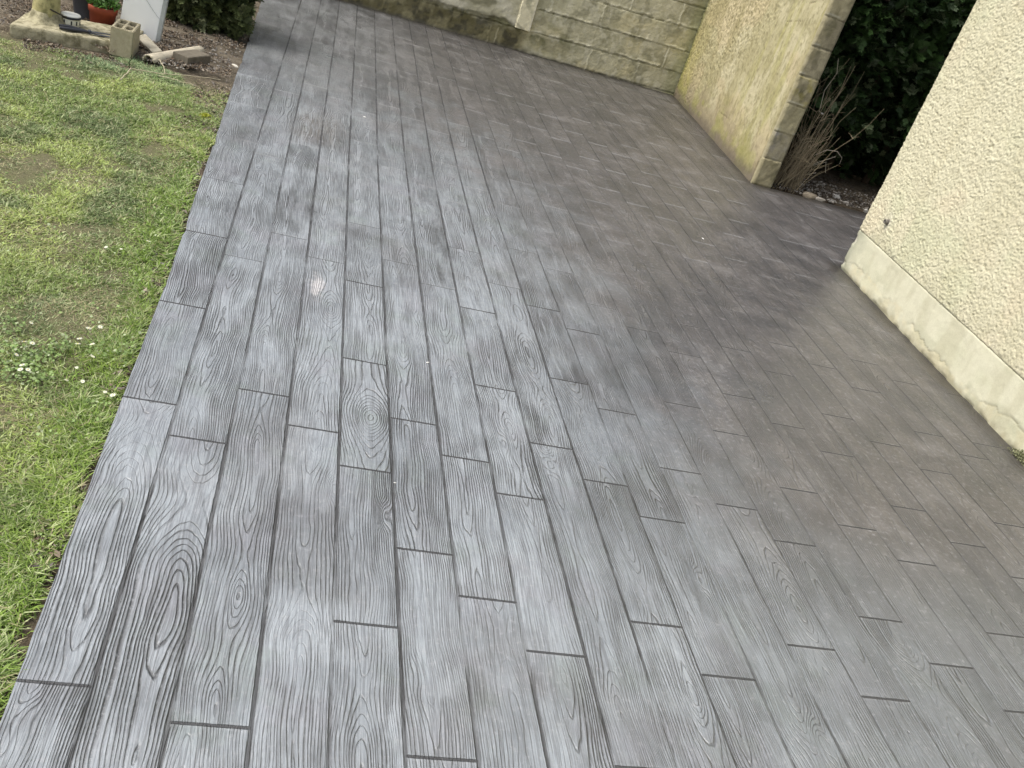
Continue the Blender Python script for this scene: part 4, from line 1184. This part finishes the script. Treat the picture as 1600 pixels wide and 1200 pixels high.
# round cream tin with white lid
tin = tag(empty('round_tin', (-1.366, 5.905, 0.046)), 'round cream tin with white lid on the slab beside the column', 'tin')
bm = bmesh.new(); add_lathe(bm, [(0.050, 0.0), (0.052, 0.004), (0.052, 0.046), (0.050, 0.048)], 40)
bm_obj('body', bm, M_CREAM, tin, True)
bm = bmesh.new(); add_lathe(bm, [(0.0530, 0.040), (0.0565, 0.041), (0.0565, 0.052), (0.0530, 0.053)], 40)
bm_obj('dark_rim', bm, M_BLACK, tin, True)
bm = bmesh.new(); add_lathe(bm, [(0.0525, 0.0535), (0.0525, 0.057), (0.050, 0.0605), (0.030, 0.062), (0.0, 0.0622)], 40, closed_ends=False)
bm_obj('lid', bm, M_LID, tin, True)
for a in (-115, -72, -40, -8):
    bm = bmesh.new(); a = R(a)
    add_box(bm, (0.0525 * math.cos(a), 0.0525 * math.sin(a), 0.022), (0.003, 0.007, 0.022), Matrix.Rotation(a, 4, 'Z'), 0.0008)
    bm_obj('clip', bm, M_BLACK, tin)

# garden shears lying on the slab
sh = tag(empty('garden_shears', (-1.24, 5.80, 0.048)), 'black garden shears lying on the slab in front of the tin', 'shears', )
sh.rotation_euler = (0, 0, math.atan2(0.105, 0.32))
for sgn in (-1, 1):
    V, F = tube_arrays([(-0.005, 0.004 * sgn, 0.012), (-0.05, 0.016 * sgn, 0.013), (-0.11, 0.026 * sgn, 0.014), (-0.155, 0.020 * sgn, 0.013)], [0.006, 0.009, 0.011, 0.008], 8)
    np_mesh('handle', V, F, None, M_BLACK, sh, True)
    bm = bmesh.new()
    pts = [(-0.01, -0.008), (0.03, -0.011), (0.10, -0.008), (0.165, 0.0), (0.10, 0.006), (0.0, 0.008)]
    lo_ = [bm.verts.new((x, y, 0)) for x, y in pts]; hi_ = [bm.verts.new((x, y, 0.003)) for x, y in pts]
    bm.faces.new(hi_); bm.faces.new(lo_[::-1])
    for i in range(len(pts)): bm.faces.new((lo_[i], lo_[(i + 1) % 6], hi_[(i + 1) % 6], hi_[i]))
    bmesh.ops.transform(bm, matrix=Matrix.Translation((0.0, 0, 0.010 + 0.0035 * sgn)) @ rotz(0.14 * sgn), verts=bm.verts[:])
    bm_obj('blade', bm, M_BLUEG, sh)
bm = bmesh.new(); add_lathe(bm, [(0.008, 0.003), (0.008, 0.022), (0.006, 0.024)], 16)
bm_obj('pivot', bm, M_BLUEG, sh, True)

# slate grey pot behind
def pot(name, loc, r0, r1, h, mat, label, rimh=0.03):
    root = tag(empty(name, loc), label, 'plant pot')
    bm = bmesh.new()
    add_lathe(bm, [(r0, 0.0), (r0 + 0.002, 0.003), (r1 * 0.955, h - rimh), (r1 * 1.03, h - rimh), (r1 * 1.05, h - 0.003), (r1 * 1.03, h), (r1 * 0.94, h), (r1 * 0.90, h - 0.03), (0.0, h - 0.03)], 40, closed_ends=False)
    bm_obj('pot_body', bm, mat, root, True)
    bm = bmesh.new(); add_lathe(bm, [(r1 * 0.905, h - 0.022), (0.0, h - 0.016)], 24, closed_ends=False)
    bm_obj('potting_soil', bm, mat_simple(name + '_soil', (0.05, 0.035, 0.025), 1, 0, 0.4, 40, 0.003), root, True)
    return root
pot('grey_pot', (-1.37, 6.34, 0.0), 0.075, 0.10, 0.15, M_BLUEG, 'slate grey round pot behind the cream tin')
tp = pot('terracotta_pot', (-1.262, 6.215, 0.0), 0.062, 0.080, 0.125, M_TERRA, 'terracotta flower pot with a green plant beside the white board', 0.036)
g = np.random.default_rng(5)
n = 420; ph = g.uniform(0, 2 * np.pi, n); rr = g.uniform(0, 1, n) ** .6 * 0.095; hh = g.uniform(0.0, 1, n)
x = rr * np.cos(ph); y = rr * np.sin(ph); z = 0.125 + 0.10 * hh * (1.1 - rr / 0.12)
c = np.tile([0.07, 0.15, 0.03], (n, 1)) * g.uniform(0.5, 1.7, n)[:, None]
V, F, C = leaf_cards(x, y, z, g.uniform(0.018, 0.036, n), c, 0.6, 0.2, 0.55)
np_mesh('leaves', V, F, C, M_GRASS, tp)
A = Acc()
for i in range(18):
    a = g.uniform(0, 6.28); r = g.uniform(0, .05)
    V, F = tube_arrays([(r * .3 * math.cos(a), r * .3 * math.sin(a), 0.11), (r * .8 * math.cos(a), r * .8 * math.sin(a), 0.16), (r * 1.3 * math.cos(a), r * 1.3 * math.sin(a), 0.21)], [0.002, 0.0016, 0.001], 4); A.add(V, F, (0.09, 0.14, 0.04))
A.build('stems', M_GRASS, tp)

# hollow concrete block stood on end
def hollow_block():
    root = tag(empty('hollow_block', (-1.056, 5.835, -0.012)), 'hollow concrete block stood on end with four square cells on top', 'concrete block')
    W, D, H = 0.122, 0.225, 0.155
    bm = bmesh.new()
    t = 0.017
    xs = [-W / 2, -W / 2 + t, -t / 2, t / 2, W / 2 - t, W / 2]; ys = [-D / 2, -D / 2 + t, -t / 2, t / 2, D / 2 - t, D / 2]
    vt = {}
    def vv(i, j, z):
        if (i, j, z) not in vt: vt[i, j, z] = bm.verts.new((xs[i], ys[j], z))
        return vt[i, j, z]
    holes = {(1, 1), (1, 3), (3, 1), (3, 3)}
    for i in range(5):
        for j in range(5):
            if (i, j) in holes:
                zb = 0.03
                q = [(i, j), (i + 1, j), (i + 1, j + 1), (i, j + 1)]
                for a in range(4):
                    p1, p2 = q[a], q[(a + 1) % 4]
                    bm.faces.new((vv(*p1, zb), vv(*p2, zb), vv(*p2, H), vv(*p1, H)))
                bm.faces.new([vv(*p, zb) for p in q])
            else:
                bm.faces.new((vv(i, j, H), vv(i + 1, j, H), vv(i + 1, j + 1, H), vv(i, j + 1, H)))
    for i in range(5):
        bm.faces.new((vv(i, 0, 0), vv(i + 1, 0, 0), vv(i + 1, 0, H), vv(i, 0, H)))
        bm.faces.new((vv(i + 1, 5, 0), vv(i, 5, 0), vv(i, 5, H), vv(i + 1, 5, H)))
        bm.faces.new((vv(0, i + 1, 0), vv(0, i, 0), vv(0, i, H), vv(0, i + 1, H)))
        bm.faces.new((vv(5, i, 0), vv(5, i + 1, 0), vv(5, i + 1, H), vv(5, i, H)))
    bmesh.ops.recalc_face_normals(bm, faces=bm.faces[:])
    es = [e for e in bm.edges if len(e.link_faces) == 2 and e.calc_face_angle(0) > 1.0]
    bmesh.ops.bevel(bm, geom=es, offset=0.0035, segments=2, affect='EDGES')
    rr_ = random.Random(3)
    for v in bm.verts: v.co += Vector((rr_.uniform(-1, 1), rr_.uniform(-1, 1), rr_.uniform(-1, 1))) * 0.0009
    o = bm_obj('block_body', bm, mat_simple('tan_concrete_block', (0.40, 0.36, 0.25), 0.95, 0.15, 0.25, 45, 0.003, (0.29, 0.26, 0.165)), root)
    root.rotation_euler = (0, 0, R(1))
    # one body only: keep it a single mesh thing
    o.parent = None; o.location = root.location; o.rotation_euler = root.rotation_euler
    for kk in ('label', 'category'): o[kk] = root[kk]
    bpy.data.objects.remove(root)
    o.name = 'hollow_block'
hollow_block()

# white board standing upright
wb = tag(empty('white_board', (-1.055, 6.20, 0.0)), 'upright white painted board with a grey edge behind the hollow block', 'board')
wb.rotation_euler = (0, R(5.0), R(-1))
bm = bmesh.new(); add_box(bm, (0.0, 0.0, 0.475), (0.218, 0.020, 0.99), None, 0.002)
bm_obj('panel', bm, M_WHITE, wb)
bm = bmesh.new(); add_box(bm, (0.1215, 0.008, 0.474), (0.0225, 0.042, 0.985), None, 0.002)
bm_obj('edge_strip', bm, M_EDGE, wb)
V, F = tube_arrays([(0.108, -0.0115, 0.150), (0.085, -0.0125, 0.168), (0.045, -0.0125, 0.205), (0.010, -0.0125, 0.24), (-0.01, -0.0125, 0.27), (-0.03, -0.0125, 0.34)], 0.0012, 5)
np_mesh('cable', V, F, None, M_EDGE, wb, True)

# broken curved tile pieces
def half_tile(name, loc, rot, L, r0, r1, th, span, mat, label):
    bm = bmesh.new(); nu, nv = 14, 18
    def ring(rad, off):
        out = []
        for i in range(nu + 1):
            t = i / nu; rr0 = (r0 * (1 - t) + r1 * t) + rad
            out.append([bm.verts.new((L * (t - 0.5) + 0.004 * math.sin(j * 1.7 + off) * (1 if i in (0, nu) else 0), rr0 * math.sin(span * (j / nv - .5)), rr0 * math.cos(span * (j / nv - .5)) - r0 * math.cos(span / 2))) for j in range(nv + 1)])
        return out
    o_, i_ = ring(0, 0), ring(-th, 1)
    for i in range(nu):
        for j in range(nv):
            bm.faces.new((o_[i][j], o_[i + 1][j], o_[i + 1][j + 1], o_[i][j + 1])); bm.faces.new((i_[i][j + 1], i_[i + 1][j + 1], i_[i + 1][j], i_[i][j]))
        for j in (0, nv): bm.faces.new((o_[i][j], i_[i][j], i_[i + 1][j], o_[i + 1][j]))
    for j in range(nv):
        for i in (0, nu): bm.faces.new((o_[i][j], o_[i][j + 1], i_[i][j + 1], i_[i][j]))
    bmesh.ops.recalc_face_normals(bm, faces=bm.faces[:])
    o = bm_obj(name, bm, mat, None, True); o.location = loc; o.rotation_euler = rot
    return tag(o, label, 'tile piece')
half_tile('curved_tile', (-0.795, 5.985, 0.004), (0, R(-1), R(66)), 0.54, 0.042, 0.032, 0.010, 2.9, mat_simple('pale_tile', (0.56, 0.50, 0.38), 0.85, 0.25, 0.3, 16, 0.0015, (0.36, 0.33, 0.25)), 'pale half round tile piece lying on the soil by the dark paver')
bm = bmesh.new(); add_box(bm, (0, 0, 0), (0.235, 0.058, 0.018), None, 0.003)
for v in bm.verts: v.co.z += 0.0015 * random.uniform(-1, 1); v.co.y += 0.002 * random.uniform(-1, 1)
o = bm_obj('concrete_strip', bm, mat_simple('grey_strip', (0.40, 0.37, 0.29), 0.9, 0.2, 0.35, 25, 0.0015, (0.24, 0.22, 0.17)))
o.location = (-0.945, 5.975, 0.030); o.rotation_euler = (R(18), R(5), R(-56))
tag(o, 'flat grey concrete strip leaning between the hollow block and the pale tile', 'concrete piece')

# dark paver
pv = bmesh.new(); add_box(pv, (0, 0, 0.020), (0.215, 0.110, 0.055), None, 0.005)
for v in pv.verts: v.co += Vector((random.uniform(-1, 1), random.uniform(-1, 1), random.uniform(-1, 1))) * 0.0009
o = bm_obj('paver', pv, M_DARKC); o.location = (-0.697, 5.952, 0.002); o.rotation_euler = (0, 0, R(60))
tag(o, 'dark brown rectangular paver on bare soil near the patio corner', 'paver')

# dry stems lying on the grass
def stem(name, pts, r, label, c=(0.50, 0.45, 0.32), cat='stick', grp=None):
    P = np.array(pts, float); Q = []
    for a, b in zip(P[:-1], P[1:]):
        for t in np.linspace(0, 1, 6)[:-1]: Q.append(a * (1 - t) + b * t + np.array([random.gauss(0, .0016), random.gauss(0, .003), random.gauss(0, .0012)]))
    Q.append(P[-1]); Q = np.array(Q); O = Q[0].copy()
    V, F = tube_arrays(Q - O, np.linspace(r, r * 0.55, len(Q)), 6)
    o = np_mesh(name, V, F, np.tile(c, (len(V), 1)), M_TWIG, None, True); o.location = O
    return tag(o, label, cat, grp)
stem('dead_stalk', [(-0.950, 5.215, 0.012), (-0.935, 5.40, 0.030), (-0.80, 5.47, 0.022), (-0.64, 5.58, 0.020), (-0.494, 5.685, 0.012)], 0.0032, 'long pale dry stem lying bent across the grass below the paver')
stem('dead_stalk', [(-0.80, 5.455, 0.014), (-0.70, 5.44, 0.018), (-0.586, 5.449, 0.010)], 0.0024, 'short pale dry stem lying just below the long one')
stem('dead_stalk', [(-0.845, 5.72, 0.030), (-0.80, 5.60, 0.028), (-0.774, 5.50, 0.020)], 0.0030, 'pale dry stem leaning from the tile onto the long stem')
# weed stalk in front of the hollow block
stem('weed_stalk', [(-0.965, 5.50, -0.02), (-0.962, 5.502, 0.03), (-0.955, 5.51, 0.075)], 0.0036, 'short upright dark weed stalk in front of the hollow block', (0.05, 0.08, 0.03), 'weed')

# white debris beside the slab corner
bm = rock_mesh(0.030, 0.012, 0.009, 901, 2); me = bpy.data.meshes.new('mortar_scrap'); bm.to_mesh(me); bm.free()
a = me.color_attributes.new('Col', 'FLOAT_COLOR', 'POINT')
for d in a.data: d.color = (0.66, 0.63, 0.55, 1)
o = link_mesh('mortar_scrap', me, M_STONE); o.location = (-0.455, 6.06, 0.012); o.rotation_euler = (0, 0, R(-35))
tag(o, 'white mortar scrap lying against the patio edge beyond the stems', 'scrap')

# tiny white chips on the patio
chips = [((0.357, 5.706), 0.0125, 'white chip on the far left boards of the patio'), ((0.574, 2.841), 0.007, 'white chip in the middle boards above the lime splash level'),
         ((2.403, 4.948), 0.012, 'elongated white chip on the patio towards the house corner'), ((0.432, 2.114), 0.005, 'white chip lodged in a board joint in the foreground')]
chips[1] = (chips[1][0], chips[1][1], 'small white chip on a seam near the middle of the patio')
for i, ((x, y), s, lab) in enumerate(chips):
    bm = rock_mesh(s, s * (0.5 if i != 2 else 0.35), s * 0.18, 930 + i, 2); me = bpy.data.meshes.new('white_chip'); bm.to_mesh(me); bm.free()
    a = me.color_attributes.new('Col', 'FLOAT_COLOR', 'POINT')
    for d in a.data: d.color = (0.70, 0.70, 0.68, 1)
    o = link_mesh('white_chip', me, M_STONE); o.location = (x, y, 0.002); o.rotation_euler = (0, 0, random.uniform(-1, 1) if i != 2 else R(115))
    tag(o, lab, 'chip')

# daisies in the lawn
def make_daisy():
    root = empty('daisy')
    bm = bmesh.new()
    for i in range(12):
        a = 2 * math.pi * i / 12
        m = rotz(a + random.uniform(-.08, .08))
        ps = [(0.0015, -0.0009, 0), (0.0065, -0.0017, 0.0008), (0.0092, 0, 0.0003), (0.0065, 0.0017, 0.0008), (0.0015, 0.0009, 0)]
        bm.faces.new([bm.verts.new(m @ Vector((x, y, z + 0.0002 * (i % 2)))) for x, y, z in ps])
    bm_obj('petals', bm, mat_simple('daisy_petal', (0.62, 0.63, 0.52), 0.6, 0.3, 0.08, 60, 0.0001), root)
    bm = bmesh.new(); add_lathe(bm, [(0.0024, 0.0), (0.0023, 0.0011), (0.0013, 0.0018), (0.0, 0.0020)], 10, closed_ends=False)
    bm_obj('flower_centre', bm, mat_simple('daisy_centre', (0.60, 0.52, 0.15), 0.8, 0.1), root, True)
    V, F = tube_arrays([(0, 0, 0), (0.001, 0.001, -0.02), (0.0, 0.002, -0.042)], 0.0007, 4)
    np_mesh('flower_stem', V, F, np.tile((0.10, 0.16, 0.04), (len(V), 1)), M_GRASS, root)
    return root
D = [(-0.666, 2.613), (-0.634, 2.508), (-0.654, 2.500), (-0.521, 2.571), (-0.519, 2.544), (-0.483, 2.562), (-0.463, 2.485), (-0.468, 2.492), (-0.492, 2.416),
     (-0.500, 2.339), (-0.394, 2.320), (-0.371, 2.307), (-0.459, 2.346), (-0.483, 2.663), (-0.511, 2.639), (-0.653, 2.426), (-0.624, 2.359), (-0.606, 2.365), (-0.626, 2.382),
     (-0.465, 3.330), (-0.587, 3.218), (-0.539, 3.232)]
proto = make_daisy()
kids = list(proto.children)
for i, (x, y) in enumerate(D):
    if i == 0: o = proto
    else:
        o = proto.copy(); COL.objects.link(o)
        for ch in kids:
            cc = ch.copy(); COL.objects.link(cc); cc.parent = o
    s = random.uniform(0.6, 1.05); o.scale = (s, s, s)
    o.location = (x, y, 0.014 + random.uniform(-.004, .004)); o.rotation_euler = (random.uniform(-.4, .4), random.uniform(-.4, .4), random.uniform(0, 6))
    if y > 3.3: tag(o, 'single white daisy nearest the patio edge, away from the other flowers', 'flower')
    elif x > -0.40: tag(o, 'small white daisy of the close pair nearest the patio edge', 'flower', 'daisies in the lawn')
    elif x < -0.66: tag(o, 'lone white daisy at the far left tip of the flower cluster', 'flower', 'daisies in the lawn')
    elif y > 3: tag(o, 'small white daisy of the sparse pair beyond the dry brown patch', 'flower', 'daisies in the lawn')
    else: tag(o, 'small white daisy in the scattered cluster on the thin lawn left of the patio', 'flower', 'daisies in the lawn')

# yellow moss cushion and mossy weeds at the house foot
def moss(name, loc, r, n, c1, c2, label, cat, h=0.02):
    g = np.random.default_rng(int(abs(loc[0]) * 1000))
    x = g.normal(0, r[0] / 2, n); y = g.normal(0, r[1] / 2, n); z = h * g.random(n) * np.exp(-((x / r[0]) ** 2 + (y / r[1]) ** 2))
    c = mixc(np.tile(c1, (n, 1)), c2, g.random(n)) * g.uniform(0.6, 1.3, n)[:, None]
    V, F, C = leaf_cards(x, y, z, g.uniform(0.006, 0.013, n), c, 0.7, 0.2, 0.6)
    o = np_mesh(name, V, F, C, M_GRASS); o.location = loc
    return tag(o, label, cat)
moss('moss_cushion', (-0.487, 5.03, -0.018), (0.035, 0.045), 420, (0.42, 0.40, 0.03), (0.25, 0.33, 0.04), 'bright yellow moss cushion at the lawn edge', 'moss', 0.02)
moss('wall_moss', (3.290, 2.96, 0.0), (0.022, 0.06), 420, (0.20, 0.21, 0.11), (0.30, 0.31, 0.18), 'low greyish moss clump at the foot of the house plinth', 'moss', 0.045)
